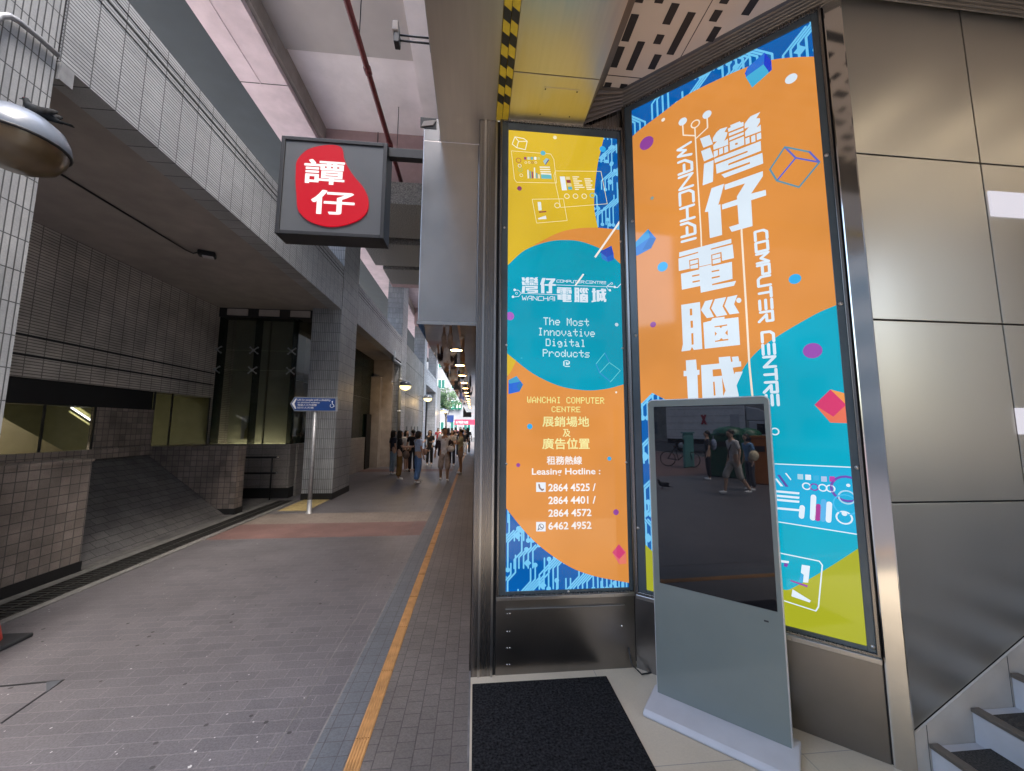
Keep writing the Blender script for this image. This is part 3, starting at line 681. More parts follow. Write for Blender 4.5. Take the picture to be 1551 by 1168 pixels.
WHITE = (226, 240, 252); BLUE = (6, 96, 176); TRACE = (120, 205, 250); ORANGE = (226, 148, 70); TEAL = (0, 160, 188); YEL = (222, 186, 48); LIME = (172, 176, 40); PUR = (150, 72, 160); SKY = (56, 176, 236)
def zm(x0, y0, s): return lambda x, y: (x0+x/s, y0+y/s)
ZA = zm(740, 180, 4.491); ZB = zm(740, 400, 4.491); ZC = zm(740, 640, 4.171); ZD = zm(940, 0, 3.337); ZE = zm(940, 330, 3.337); ZG = zm(940, 600, 2.92)
L1 = zm(1015, 160, 9.694); L2 = zm(1015, 250, 9.694); L3 = zm(1015, 350, 9.694); L4 = zm(1015, 440, 9.694); L5 = zm(1015, 520, 8.617); Z1 = zm(765, 395, 8.617); ZT = zm(760, 190, 7.3); ZR = zm(1160, 690, 3.768)
PY = FY-.006
R1 = (.24, .575, 1.157, 4.17)
A1 = Art(lambda x, y: (lambda q: (q.x, q.z))(ony(x, y, PY)), lambda u, w, d: (u, PY-d, w), R1)
p2o = p2(0, 0, .006)
A2r = (.095, .578, 1.275, 4.385)
def _to2(x, y): q = onp(x, y, p2o, N2); return ((q-p2o).dot(D2), q.z)
A2 = Art(_to2, lambda u, w, d: tuple(p2(u, w, .006+d)), A2r)
# ---- the logo glyphs, drawn once from the large sheet and reused on the small one
GL = {
 'wan': (L1, [[(440,490),(580,435),(630,570),(490,625)],[(455,675),(590,620),(640,760),(500,825)],[(500,860),(640,805),(630,1122),(480,1177)],
  [(630,480),(680,400),(735,350),(845,318),(800,390),(845,400),(825,465),(795,525),(850,490),(855,580),(640,655),(635,590),(690,530),(630,540)],
  [(640,680),(700,655),(705,735),(645,770)],[(720,645),(775,620),(780,705),(722,730)],[(795,615),(850,595),(855,680),(798,705)],
  [(850,345),(890,325),(885,295),(1025,237),(1040,258),(1078,245),(1080,305),(855,395)],[(862,415),(1078,330),(1078,370),(865,455)],[(868,480),(1080,395),(1082,430),(870,520)],[(875,540),(1085,455),(1090,580),(880,665)],
  [(1095,275),(1150,200),(1180,165),(1325,100),(1265,195),(1320,190),(1318,250),(1270,330),(1330,285),(1335,380),(1105,465),(1100,390),(1160,320),(1095,345)],
  [(1105,490),(1165,465),(1170,555),(1110,580)],[(1190,460),(1250,432),(1255,530),(1195,550)],[(1270,425),(1335,400),(1340,490),(1275,515)],
  [(650,790),(1330,525),(1337,668),(857,858),(855,885),(1355,700),(1368,855),(800,1065),(755,1018),(1175,858),(1172,832),(685,1005),(672,872),(1140,690),(1138,668),(657,848)]],
  [[(955,560),(992,548),(995,575),(958,587)]]),
 'zai': (L2, [[(610,345),(795,280),(710,590),(740,580),(765,1030),(585,1078),(562,690),(510,695)],
  [(800,295),(1362,95),(1362,170),(1190,425),(1405,370),(1412,450),(1190,522),(1212,900),(905,985),(865,915),(1010,870),(990,590),(765,658),(762,585),(985,510),(980,470),(1100,275),(805,370)]], []),
 'din': (L3, [[(135,318),(898,118),(902,180),(600,262),(598,280),(918,200),(938,400),(765,440),(755,310),(605,352),(610,485),(430,525),(420,398),(280,432),(290,555),(130,590),(125,408),(415,325),(413,308),(135,385)],
  [(295,445),(408,418),(411,470),(298,500)],[(298,515),(412,488),(414,545),(302,560)],[(620,362),(738,332),(740,388),(622,418)],[(625,430),(742,402),(745,462),(628,490)],
  [(160,632),(425,568),(430,535),(610,493),(612,520),(908,455),(918,705),(618,780),(620,800),(970,735),(940,805),(452,908),(445,808),(175,865)]],
  [[(325,655),(432,635),(434,655),(327,677)],[(330,742),(437,722),(439,742),(332,765)],[(610,590),(722,567),(724,588),(612,610)],[(612,682),(730,657),(732,680),(614,704)]]),
 'nou': (L4, [[(165,215),(440,172),(475,860),(350,875),(322,830),(300,880),(168,898),(190,790)],
  [(515,160),(630,135),(580,265),(645,390),(540,408),(455,290)],[(660,130),(825,100),(770,235),(840,360),(685,388),(605,265)],[(845,100),(990,68),(940,205),(1018,335),(875,355),(798,230)],
  [(1010+38*math.cos(k*.524),148+38*math.sin(k*.524)) for k in range(12)],
  [(488,475),(600,448),(625,410),(800,388),(800,420),(1003,395),(1028,800),(510,858)]],
  [[(290,272),(325,268),(328,365),(293,370)],[(300,450),(335,445),(340,548),(305,552)],[(312,632),(343,628),(348,795),(318,800)],
  [(652,530),(840,500),(840,518),(770,530),(748,558),(725,535),(655,545)],[(658,605),(690,635),(660,672)],[(845,580),(808,628),(848,665)],[(660,742),(725,730),(752,700),(778,722),(855,712),(857,732),(662,758)]]),
 'sing': (L5, [[(207,225),(340,213),(352,350),(385,348),(385,410),(358,415),(372,800),(400,790),(405,870),(180,930),(175,850),(240,835),(220,430),(178,432),(178,362),(212,360)],
  [(405,288),(642,265),(635,185),(785,172),(797,245),(818,240),(805,180),(890,172),(905,240),(925,238),(930,303),(818,320),(838,405),(852,378),(950,370),(868,550),(905,720),(960,700),(950,850),(840,880),(790,760),(700,850),(640,780),(560,860),(430,870)]],
  [[(555,345),(665,335),(680,425),(560,435)],[(562,505),(582,503),(595,680),(572,685)],[(678,440),(725,620),(695,690)]])}
def logo_big():
    for k, (L, ws, hs) in GL.items():
        for i, q in enumerate(ws): A2.px([L(*p) for p in q], 9+i*.02, WHITE)
        for q in hs: A2.px([L(*p) for p in q], 9.8, ORANGE)
def logo_small(name, box):
    L, ws, hs = GL[name]; W = [[_to2(*L(*p)) for p in q] for q in ws]; Hh = [[_to2(*L(*p)) for p in q] for q in hs]
    us = [u for q in W for u, _ in q]; vs_ = [v for q in W for _, v in q]; u0, u1, v0, v1 = min(us), max(us), min(vs_), max(vs_)
    (a0, b0), (a1, b1) = A1.rect_px(*Z1(box[0], box[1]), *Z1(box[2], box[3]))
    f = lambda q: [(a0+(u-u0)/(u1-u0)*(a1-a0), b0+(v-v0)/(v1-v0)*(b1-b0)) for u, v in q]
    for i, q in enumerate(W): A1.uw(f(q), 9+i*.02, WHITE)
    for q in Hh: A1.uw(f(q), 9.8, TEAL)
def gem(A, Z, faces, layer):
    for i, (pts, rgb) in enumerate(faces): A.px([Z(*p) for p in pts], layer+i*.1, rgb)
def wire(A, Z, pts, edges, wd, layer, rgb, rgb2=None):
    for i, (a, b) in enumerate(edges): A.lpx([Z(*pts[a]), Z(*pts[b])], wd, layer+i*.05, rgb2 if rgb2 and i % 2 else rgb)
# ---------------- narrow sheet facing the alley
A1.uw([(R1[0], R1[1]), (R1[2], R1[1]), (R1[2], R1[3]), (R1[0], R1[3])], 0, BLUE)
A1.circuit((.95, 3.0, 1.2, 4.2), 5, BLUE, TRACE, 1.0); A1.circuit((.2, .55, 1.2, 1.25), 12, BLUE, TRACE, 1.1)
A1.px([ZA(*p) for p in [(100,60),(782,110)]+smooth([(782,135),(765,210),(742,310),(722,470),(718,600),(730,680),(748,760)])+[(748,820),(300,900),(100,1200),(90,800)]], 4, YEL)
A1.px([ZB(*p) for p in [(100,560),(190,660),(145,760),(100,760)]], 4.1, YEL)
A1.px([ZA(*p) for p in smooth([(300,870),(345,840),(480,775),(600,748),(740,742),(920,760)])]+[ZC(960,1030)]+[ZC(*p) for p in smooth([(900,1017),(872,1010),(650,965),(480,893),(280,742),(120,553),(60,470)])]+[ZB(*p) for p in [(100,800),(150,735),(185,665)]], 5, ORANGE)
A1.px([ZA(*p) for p in smooth([(90,1040),(145,983),(250,893),(400,838),(530,826),(650,842),(800,905),(885,978),(930,1020)])]+[ZB(*p) for p in smooth([(960,805),(905,823),(800,850),(660,860),(480,830),(300,745),(140,620),(90,575)])], 6, TEAL)
CY = (224, 232, 150); CR = (250, 236, 190)
wire(A1, ZT, [(145,130),(185,180),(280,180),(245,150),(115,210),(165,250),(260,272)], [(0,1),(1,2),(2,3),(3,0),(0,4),(4,5),(1,5),(5,6),(6,2)], .007, 7, (245,240,205))
A1.dpx(ZT(587,137), .016, 7, (245,235,190)); A1.dpx(ZT(455,310), .021, 8.2, (100,185,200)); A1.dpx(ZT(1115,265), .027, 7, SKY); A1.dpx(ZT(195,700), .019, 7, (140,60,110))
A1.dpx(ZT(1135,330), .02, 3.2, TRACE); A1.dpx(ZT(1160,400), .016, 3.2, TRACE); A1.dpx(ZT(1215,235), .015, 3.2, TRACE); A1.dpx(ZT(1065,920), .018, 3.2, TRACE)
A1.lpx([ZT(1065,920), ZT(1065,1120)], .009, 3.1, TRACE); A1.lpx([ZT(1215,100), ZT(1215,235)], .008, 3.1, TRACE); A1.lpx([ZT(1060,395), ZT(1160,400)], .008, 3.1, TRACE)
for q in ([(105,285),(540,320),(575,380),(605,640),(165,632),(140,600)], [(590,507),(1095,512),(1165,870),(650,910),(575,560)], [(335,820),(680,815),(722,1055),(385,1083)]):
    A1.lpx([ZT(*p) for p in q+q[:1]], .0042, 8, (250,236,180))
for i, c in enumerate(((150,60,120),(210,220,190),(110,185,190),(250,250,240),(205,205,120))): A1.px([ZT(245+i*37+a, 352+b) for a, b in ((0,0),(26,2),(27,32),(1,30))], 8, c)
for i in range(4): A1.ring(ZT(265+i*37, 414), .010, .0035, 8, CR if i != 2 else (160,90,90))
A1.ring(ZT(185,390), .022, .005, 8, (180,90,80)); A1.ring(ZT(198,450), .015, .004, 8.1, (230,230,225)); A1.ring(ZT(215,555), .014, .004, 8.1, CR); A1.ring(ZT(205,495), .017, .004, 8, (140,190,120))
for i, (h, c) in enumerate(((95,(240,240,230)),(80,(90,170,190)),(75,(150,50,110)),(120,(240,240,225)),(60,(90,170,190)),(45,(235,235,215)))): A1.px([ZT(285+i*24+a, 590-b) for a, b in ((0,0),(15,1),(10,h),(-4,h))], 8, c)
for i in range(4): A1.px([ZT(415+i*5+a, 458+i*25+b) for a, b in ((0,0),(115,2),(117,15),(2,13))], 8, (245,240,215))
A1.px([ZT(*p) for p in [(430,545),(545,550),(552,595),(438,592)]], 8, (110,190,195)); A1.px([ZT(*p) for p in [(430,530),(440,527),(545,540),(548,556)]], 8.2, (240,240,230))
A1.px([ZT(*p) for p in [(455,400),(490,365),(525,380),(480,440)]], 8, (170,200,200)); A1.px([ZT(*p) for p in [(475,440),(515,378),(522,388),(485,440)]], 8.2, (90,80,150))
A1.px([ZT(*p) for p in [(640,568),(695,568),(720,720),(665,722)]], 8, (235,242,248))
for i, c in enumerate(((235,215,150),(150,60,80),(225,205,150),(90,180,200))): A1.px([ZT(705+i*8+a, 570+i*37+b) for a, b in ((0,0),(45,0),(50,32),(6,32))], 8, c)
for i, l in enumerate((75,50,95,60,95,110,45)): A1.px([ZT(778+i*5+a, 566+i*23+b) for a, b in ((0,0),(l,1),(l+2,13),(2,12))], 8, (250,240,205))
for i, l in enumerate((70,85,60,75,60,90)): A1.px([ZT(910+i*5+a, 588+i*23+b) for a, b in ((0,0),(l,1),(l+2,13),(2,12))], 8, (250,240,205))
for i in range(3): A1.ring(ZT(718+i*96, 786), .023, .0065, 8, CR)
A1.ring(ZT(1000,778), .023, .007, 8, (120,195,195)); A1.ring(ZT(612,888), .024, .006, 8.4, CR)
A1.px([ZT(*p) for p in [(395,850),(432,850),(440,940),(405,945)]], 8, (235,242,235)); A1.px([ZT(*p) for p in [(410,955),(490,950),(492,962),(412,970)]], 8.2, (150,60,70)); A1.px([ZT(*p) for p in [(400,1030),(485,1000),(495,1038),(402,1042)]], 8, (240,242,240))
gem(A1, ZA, [([(755,905),(835,865),(850,920),(800,945)], (54,84,190)), ([(760,910),(800,940),(812,975),(770,955)], (60,130,215)), ([(800,945),(850,920),(852,960),(812,975)], (44,104,205))], 8)
# ---- logo row and wording
logo_small('wan', (215,215,430,425)); logo_small('zai', (455,230,660,430)); logo_small('din', (675,350,870,540)); logo_small('nou', (900,355,1090,545)); logo_small('sing', (1125,365,1322,550))
LN = lambda pts, wd=.0042: A1.lpx([Z1(*p) for p in pts], wd, 9.5, WHITE)
LN([(655,318),(1425,345)]); LN([(210,428),(690,448)]); LN([(1425,345),(1330,330),(1375,300)]); LN([(1320,345),(1345,385)]); LN([(1440,352),(1465,352),(1551,262)], .006)
LN([(125,385),(175,388),(210,428),(175,470),(105,475)])
for p, r in (((125,383),.010),((103,473),.010),((1428,345),.010),((1365,388),.010)): A1.dpx(Z1(*p), r, 9.6, WHITE)
A1.ring(Z1(148,428), .010, .0035, 9.6, WHITE); A1.ring(Z1(1390,300), .010, .0035, 9.6, WHITE)
a = A1.to(*Z1(222,515)); e = A1.to(*Z1(655,525)); h = A1.to(*Z1(222,462)); A1.strokes('WANCHAI', (a, e, h), .0055, 9.2, WHITE)
a = A1.to(*Z1(672,282)); e = A1.to(*Z1(1030,295)); h = A1.to(*Z1(672,252)); A1.strokes('COMPUTER', (a, e, h), .0042, 9.2, WHITE)
a = A1.to(*Z1(1052,296)); e = A1.to(*Z1(1315,306)); h = A1.to(*Z1(1052,264)); A1.strokes('CENTRE', (a, e, h), .0042, 9.2, WHITE)
TX = (205, 238, 246)
for t, (x0, y0, x1, y1) in (('The Most', (372,368,682,420)), ('Innovative', (336,440,722,492)), ('Digital', (388,512,658,562)), ('Products', (368,583,686,634)), ('@', (507,655,552,700))):
    A1.dots(t, A1.rect_px(*ZB(x0, y0), *ZB(x1, y1)), 9, TX)
for t, (x0, y0, x1, y1) in (('WANCHAI COMPUTER', (262,905,785,948)), ('CENTRE', (428,970,624,1008))): A1.dots(t, A1.rect_px(*ZB(x0, y0), *ZB(x1, y1)), 9, (246,240,150))
CT = (248, 240, 165)
A1.text('展銷場地', A1.rect_px(*ZB(367,1037), *ZB(682,1106)), 9, CT, .02); A1.text('及', A1.rect_px(*ZC(468,42), *ZC(516,90)), 9, CT, .015); A1.text('廣告位置', A1.rect_px(*ZC(340,100), *ZC(637,168)), 9, CT, .02)
WT = (250, 246, 244)
A1.text('租務熱線', A1.rect_px(*ZC(368,213), *ZC(588,265)), 9, WT, .022); A1.text('Leasing Hotline :', A1.rect_px(*ZC(273,288), *ZC(705,341)), 9, WT, .018)
for t, r in (('2864 4525 /', (377,385,676,434)), ('2864 4401 /', (377,465,676,514)), ('2864 4572', (377,546,649,594)), ('6462 4952', (377,626,649,675))): A1.text(t, A1.rect_px(*ZC(r[0], r[1]), *ZC(r[2], r[3])), 9, WT, .022)
for y in (378, 627): A1.px([ZC(300,y), ZC(360,y), ZC(360,y+60), ZC(300,y+60)], 9, (236,242,250))
A1.lpx([ZC(*p) for p in [(318,392),(322,412),(338,427),(345,422)]], .012, 9.4, (150,120,110))
A1.ring(ZC(331,657), .0215, .005, 9.4, (130,130,140)); A1.lpx([ZC(*p) for p in [(322,646),(328,660),(342,666)]], .008, 9.5, (130,130,140)); A1.px([ZC(*p) for p in [(308,682),(313,664),(322,677)]], 9.45, (130,130,140))
A1.dpx(ZB(145,355), .033, 8, (180,104,200)); A1.dpx(ZB(870,413), .0145, 8, (196,222,240)); A1.dpx(ZB(224,640), .007, 8, (60,190,215)); A1.dpx(ZB(867,873), .008, 8, (250,240,220)); A1.dpx(ZB(280,1105), .0205, 8, SKY)
A1.dpx(ZC(762,228), .0155, 8, SKY); A1.dpx(ZC(187,269), .0145, 8, PUR); A1.dpx(ZC(804,566), .0215, 8, PUR)
gem(A1, ZB, [([(135,790),(190,762),(235,820),(210,868),(135,885)], (50,110,215)), ([(135,790),(190,762),(215,800),(140,815)], (70,160,205)), ([(215,800),(235,820),(210,868),(190,830)], (44,120,190))], 8)
gem(A1, ZC, [([(780,820),(822,768),(866,815),(870,890),(825,895)], (230,110,120)), ([(780,820),(822,768),(862,822),(825,862)], (214,66,120)), ([(825,862),(862,822),(870,890),(825,895)], (236,128,110))], 8)
wire(A1, ZB, [(790,605),(730,680),(755,740),(820,670),(895,725),(828,802)], [(0,1),(1,2),(2,3),(3,0),(3,4),(2,5),(4,5)], .0062, 8, (96,205,220), (60,150,215))
A1.px([ZA(*p) for p in [(904,672),(914,680),(728,948),(718,940)]], 9, (255,250,240)); A1.px([ZA(*p) for p in [(640,1055),(650,1060),(592,1140),(584,1134)]], 9.9, (255,250,240))  # pale slashes painted across the print as reflected light streaks
# ---------------- wide sheet on the angled face
r = A2r
A2.uw([(r[0], r[1]), (r[2], r[1]), (r[2], r[3]), (r[0], r[3])], 0, BLUE)
A2.circuit((.05, 3.2, 1.3, 4.45), 21, BLUE, (110,200,246), 1.35); A2.circuit((.05, 1.0, .5, 2.4), 33, BLUE, TRACE, 1.3)
A2.px([ZD(*p) for p in smooth([(20,725),(58,692),(100,655),(200,580),(330,485),(500,400),(640,340),(760,305),(870,292),(980,288),(1060,290)])]+[ZE(1130,900), ZE(600,1000), ZE(230,920), ZE(160,885), ZE(110,935), ZE(20,985)], 5, ORANGE)
TEAL2 = (0, 172, 200)
A2.px([ZG(40,640), ZG(108,655), ZG(145,690), ZG(300,800), ZG(1100,600), ZG(1180,1200), ZG(40,900)], 4.5, LIME)
A2.px([ZE(*p) for p in smooth([(1160,415),(1088,443),(1000,480),(900,535),(800,595),(720,650),(650,720),(600,800),(580,880),(590,960),(620,1040)])]+[ZG(*p) for p in smooth([(560,640),(620,800),(720,855),(780,838),(900,770),(1055,670),(1130,610)])], 6, TEAL2)
logo_big()
LW = lambda pts, wd=.0095: A2.lpx(pts, wd, 9.4, (252,236,214))
LW([L1(365,330), L1(385,700), L1(412,1163), L3(455,20), L3(462,235)]); LW([L1(187,290), L1(195,440), L1(365,447)]); LW([L1(545,190), L1(552,330), L1(380,490)]); LW([L2(1050,955), L3(1050,20), L3(1120,1160), L4(1165,1100), L5(1075,690), (1142,640)], .0115)
for p, rr in ((L1(187,240), .030), (L1(543,138), .030)): A2.dpx(p, rr, 9.5, WHITE)
A2.ring(L1(372,275), .033, .0095, 9.5, (252,236,214))
def vtext(body, tl, tr, bl_, wd, rgb=WHITE):
    o = A2.to(*tl); h = A2.to(*tr); e = A2.to(*bl_); A2.strokes(body, (o, (o[0], e[1]), (h[0], o[1])), wd, 9.2, rgb)
vtext('WANCHAI', (1026.5,224), (1046.5,219), (1029,371), .019)
vtext('COMPUTER', (1143.5,352), (1161,346), (1143,489), .0165); vtext('CENTRE', (1154,504), (1171,500), (1160,614), .0165)
gem(A2, ZD, [([(628,375),(640,345),(728,268),(762,310),(765,355),(665,445)], (40,90,215)), ([(640,345),(728,268),(728,325),(632,392)], (48,116,214)), ([(632,392),(722,328),(752,368),(665,445)], (70,180,222)), ([(728,268),(762,310),(760,352),(750,368),(725,325)], (34,64,205))], 8)
A2.dpx(ZD(862,400), .033, 8, WHITE); A2.dpx(ZD(132,725), .055, 8, PUR); A2.dpx(ZD(216,607), .0145, 8, (250,240,225)); A2.dpx(ZD(160,1003), .013, 8, (130,160,160))
wire(A2, ZD, [(830,745),(885,800),(1005,822),(955,770),(755,858),(790,915),(902,948)], [(0,4),(0,1),(0,3),(1,5),(4,5),(1,2),(5,6),(3,2),(6,2)], .0105, 8, (96,150,170), (100,110,200))
gem(A2, ZE, [([(60,140),(140,58),(180,105),(155,155),(85,192),(60,190)], (56,130,214)), ([(60,140),(140,58),(148,100),(78,150)], (66,160,220)), ([(148,100),(180,105),(155,155),(110,165)], (44,112,190))], 8)
A2.dpx(ZE(213,248), .038, 8, SKY); A2.dpx(ZE(881,310), .032, 8, SKY); A2.dpx(ZE(165,540), .022, 8, PUR); A2.dpx(ZE(970,672), .047, 8, (158,84,180))
gem(A2, ZE, [([(980,945),(1060,868),(1200,905),(1200,1040),(1060,1035)], (240,120,92)), ([(980,945),(1060,868),(1140,945),(1075,1005)], (222,62,116)), ([(1060,868),(1200,905),(1200,950),(1140,945)], (246,160,84))], 8)
A2.ring(ZE(780,1080), .024, .008, 8, WHITE)
# UI panels at the bottom of the wide sheet
PN = (28, 176, 220)
A2.px([ZR(20,45), ZR(620,72), ZR(640,470), ZR(20,370)], 7, PN)
A2.lpx([ZR(20,46), ZR(620,73)], .0062, 8, WHITE); A2.lpx([ZR(20,370), ZR(527,450), ZR(700,475)], .0062, 8, WHITE)
A2.lpx([ZR(20,540), ZR(90,558), ZR(305,602), ZR(322,625), ZR(300,862), ZR(285,886), ZR(105,828), ZR(20,800)], .0065, 8, WHITE)
for i, (x, y, c) in enumerate(((180,105,(170,215,235)),(225,108,WHITE),(270,112,(60,180,225)),(315,118,(180,200,235)),(362,118,(190,70,170)))): A2.px([ZR(x,y), ZR(x+32,y+2), ZR(x+33,y+32), ZR(x+1,y+30)], 8, c)
for i, (x, y, c) in enumerate(((232,175,WHITE),(276,180,(130,60,170)),(324,184,WHITE),(369,188,WHITE))): A2.ring(ZR(x, y), .022, .007, 8, c)
for i, y in enumerate((200, 225, 248, 296)): A2.px([ZR(40,y-4), ZR(192,y+10), ZR(190,y+22), ZR(40,y+8)], 8, WHITE)
for x, y0, y1, c in ((208,295,348,WHITE),(272,235,358,WHITE),(300,288,362,(170,60,150)),(330,260,365,(90,180,235)),(362,275,370,WHITE)): A2.lpx([ZR(x, y0), ZR(x-5, y1)], .026, 8, c)
A2.px([ZR(65,110), ZR(80,110), ZR(130,178), ZR(112,178)], 8, (90,80,170)); A2.px([ZR(50,130), ZR(62,130), ZR(100,175), ZR(84,175)], 8, WHITE); A2.px([ZR(108,100), ZR(118,100), ZR(145,135), ZR(142,142)], 8, WHITE)
A2.ring(ZR(462,190), .075, .013, 8, (110,80,180)); A2.ring(ZR(462,238), .040, .008, 8.2, (170,215,240)); A2.ring(ZR(456,280), .058, .007, 8.3, (70,190,240)); A2.ring(ZR(447,354), .038, .008, 8.2, WHITE); A2.dpx(ZR(470,170), .009, 8.4, WHITE); A2.dpx(ZR(448,332), .012, 8.5, WHITE)
A2.px([ZR(205,622), ZR(252,630), ZR(242,725), ZR(212,722), ZR(216,680), ZR(200,668)], 8, WHITE); A2.px([ZR(200,672), ZR(214,684), ZR(210,722), ZR(188,716)], 8.1, (60,170,225)); A2.px([ZR(140,708), ZR(240,740), ZR(236,752), ZR(140,716)], 8.3, (150,70,160)); A2.px([ZR(152,762), ZR(258,828), ZR(250,838), ZR(146,802)], 8, WHITE); A2.px([ZR(60,592), ZR(132,602), ZR(130,614), ZR(60,606)], 8, WHITE); A2.px([ZR(105,612), ZR(128,616), ZR(122,636), ZR(102,632)], 8, (130,70,170))
lb1 = thing('lightbox', (.7, FY, .55), 'narrow backlit poster with teal circle and leasing phone numbers, left of the corner', 'lightbox')
lb2 = thing('lightbox', tuple(p2(.68, .55)), 'wide backlit orange poster with large white Chinese characters running down it', 'lightbox')
A1.done(lb1); A2.done(lb2)
# frames: dark border round the sheet, raised steel edge, bolts
def frame1(x0, z0, x1, z1, y0, y1, m, name, par, r):
    b = MB(); u0, w0, u1, w1 = r
    b.box(x0, y0, z0, u0, y1, z1); b.box(u1, y0, z0, x1, y1, z1); b.box(u0, y0, z0, u1, y1, w0); b.box(u0, y0, w1, u1, y1, z1); return b.build(name, m, par, bevel=.002)
frame1(.188, .553, 1.186, 4.235, FY-.012, FY+.03, M['frame'], 'dark_border', lb1, R1)
frame1(.173, .546, 1.2, 4.262, FY-.026, FY+.03, M['steel_dark'], 'steel_edge', lb1, (.188, .553, 1.186, 4.235))
b = MB(); b.box(.188, FY-.001, .553, 1.186, FY+.03, 4.235); b.build('back_panel', M['black'], lb1)
for p in ((767,523),(943,527.6),(767,703),(948.6,700.6),(861,896),(764,345),(940,366)):
    b = MB(); q = ony(*p, FY-.012); b.lathe(q, [(.009, 0), (.008, .005), (0, .006)], 10, axis=(0,-1,0)); b.build('bolt', M['steel'], lb1)
def frame2(s0, z0, s1, z1, o0, o1, m, name, par, r):
    b = MB(); u0, w0, u1, w1 = r
    for a, c, d, e in ((s0, z0, u0, z1), (u1, z0, s1, z1), (u0, z0, u1, w0), (u0, w1, u1, z1)): b.obox(p2(a, c, o0), D2*(d-a), N2*(o1-o0), (0, 0, e-c))
    return b.build(name, m, par, bevel=.002)
frame2(.035, .553, 1.312, 4.43, -.02, .013, M['frame'], 'dark_border', lb2, A2r)
frame2(.015, .54, 1.327, 4.45, -.02, .024, M['steel_dark'], 'steel_edge', lb2, (.035, .553, 1.312, 4.43))
b = MB(); b.obox(p2(.035, .553, -.03), D2*1.277, N2*.03, (0, 0, 3.877)); b.build('back_panel', M['black'], lb2)
for p in ((1252,235),(1273.5,460),(1298,708),(1322,980),(962.5,508),(958,335),(966,800)):
    b = MB(); q = onp(*p, p2(0, 0, .013), N2); b.lathe(q, [(.012, 0), (.01, .006), (0, .008)], 10, axis=tuple(N2)); b.build('bolt', M['steel'], lb2)
# ================================================================== THINGS
# ---- hanging shop sign
SY = 3.35
ts = thing('hanging_sign', (-1.2, SY, 3.4), 'square grey hanging sign with a glowing red blob and two white Chinese characters', 'sign')
TS = zm(410, 190, 6.148)
def s3(px, py, d=0): q = ony(px, py, SY); return Vector((q.x, SY-d, q.z))
ol = [s3(*TS(*p)) for p in ((100,85),(1075,170),(1062,1078),(38,975))]
xl = (ol[0].x+ol[3].x)/2; xr = (ol[1].x+ol[2].x)/2; zt = (ol[0].z+ol[1].z)/2; zb_ = (ol[2].z+ol[3].z)/2
fr = .035
b = MB(); b.box(xl+fr, SY+.012, zb_+fr, xr-fr, SY+.2, zt-fr); b.build('sign_face', M['sign_face'], ts)
b = MB()
for q in ((xl, zb_, xl+fr, zt), (xr-fr, zb_, xr, zt), (xl+fr, zb_, xr-fr, zb_+fr), (xl+fr, zt-fr, xr-fr, zt)): b.box(q[0], SY, q[1], q[2], SY+.21, q[3])
b.build('sign_frame', M['dark_metal'], ts, bevel=.004)
OUT = [(600,185),(655,205),(672,240),(680,300),(720,390),(780,480),(850,560),(895,640),(910,720),(895,800),(830,870),(740,910),(640,935),(540,940),(440,920),(350,885),(285,830),(250,770),(240,640),(232,530),(235,420),(240,345),(280,280),(340,230),(420,200),(510,185)]
pts = [s3(*TS(*p)) for p in smooth(OUT, True, 3)]
b = MB(); b.prism([(p.x, SY+.0118, p.z) for p in pts], (0, -.014, 0), 0); bean = b.build('red_blob', emis('sign_red', (205, 0, 32), .9), ts)
def letters(name, body, place, bold, m, par):
    V, F = text_mesh(body, 0); b = MB(); q = bold
    for i, (dx, dy) in enumerate(((0,0),) if bold < .02 else ((-q,-q*.7),(q,q*.7),(-q,q*.7),(q,-q*.7),(0,0),(0,q*.8),(0,-q*.8),(q,0),(-q,0))):
        P = [Vector(place(x+dx, y+dy)) for x, y in V]; b.add([p+Vector((0,-.00012*i,0)) for p in P], F)
    return b.build(name, m, par)
wl = emis('sign_white', (255, 250, 248), 1.1)
for ch, (x0, y0, x1, y1) in (('譚', (318,328,684,548)), ('仔', (385,612,775,830))):
    a = s3(*TS(x0, (y0+y1)/2)).x; c = s3(*TS(x1, (y0+y1)/2)).x; d = s3(*TS((x0+x1)/2, y1)).z; e = s3(*TS((x0+x1)/2, y0)).z
    letters('character', ch, lambda x, y, a=a, c=c, d=d, e=e: (a+(c-a)*x, SY-.0035, d+(e-d)*y), .022, wl, bean)
b = MB(); zc = ony(610, 236, SY+.1).z; b.box(xr, SY+.06, zc-.045, XL+.0, SY+.13, zc+.045); b.box(XL-.012, SY+.02, zc-.1, XL-.001, SY+.17, zc+.1); b.build('bracket', M['dark_metal'], ts, bevel=.003)
b = MB(); b.tube([(xr-.02, SY+.1, zt-.3), (XL-.3, SY+.1, zt-.3)], .0) if False else None
# ---- work lamp under the deck edge beside the soffit
q = onz(645, 56, 4.32)
fl = thing('floodlight', (q.x-.1, q.y, 4.3), 'small dark floodlight on twin arms at the edge of the steel soffit', 'floodlight')
b = MB(); u = ony(602, 55, q.y); b.box(u.x-.018, q.y-.03, u.z-.07, u.x+.018, q.y+.03, u.z+.005); b.build('lamp_body', M['dark_metal'], fl, bevel=.005)
b = MB(); b.box(u.x-.028, q.y-.04, u.z+.005, u.x+.01, q.y+.04, u.z+.075); b.build('lamp_head', M['grey_beam'], fl, bevel=.006)
for dz in (-.03, .01):
    b = MB(); b.tube([(u.x+.015, q.y, u.z+dz), (-.33, q.y, u.z+dz)], .006, 8); b.build('arm', M['dark_metal'], fl)
b = MB(); b.box(-.336, q.y-.04, SZ+.0, -.330, q.y+.04, u.z+.06); b.build('mount_plate', M['pole'], fl)
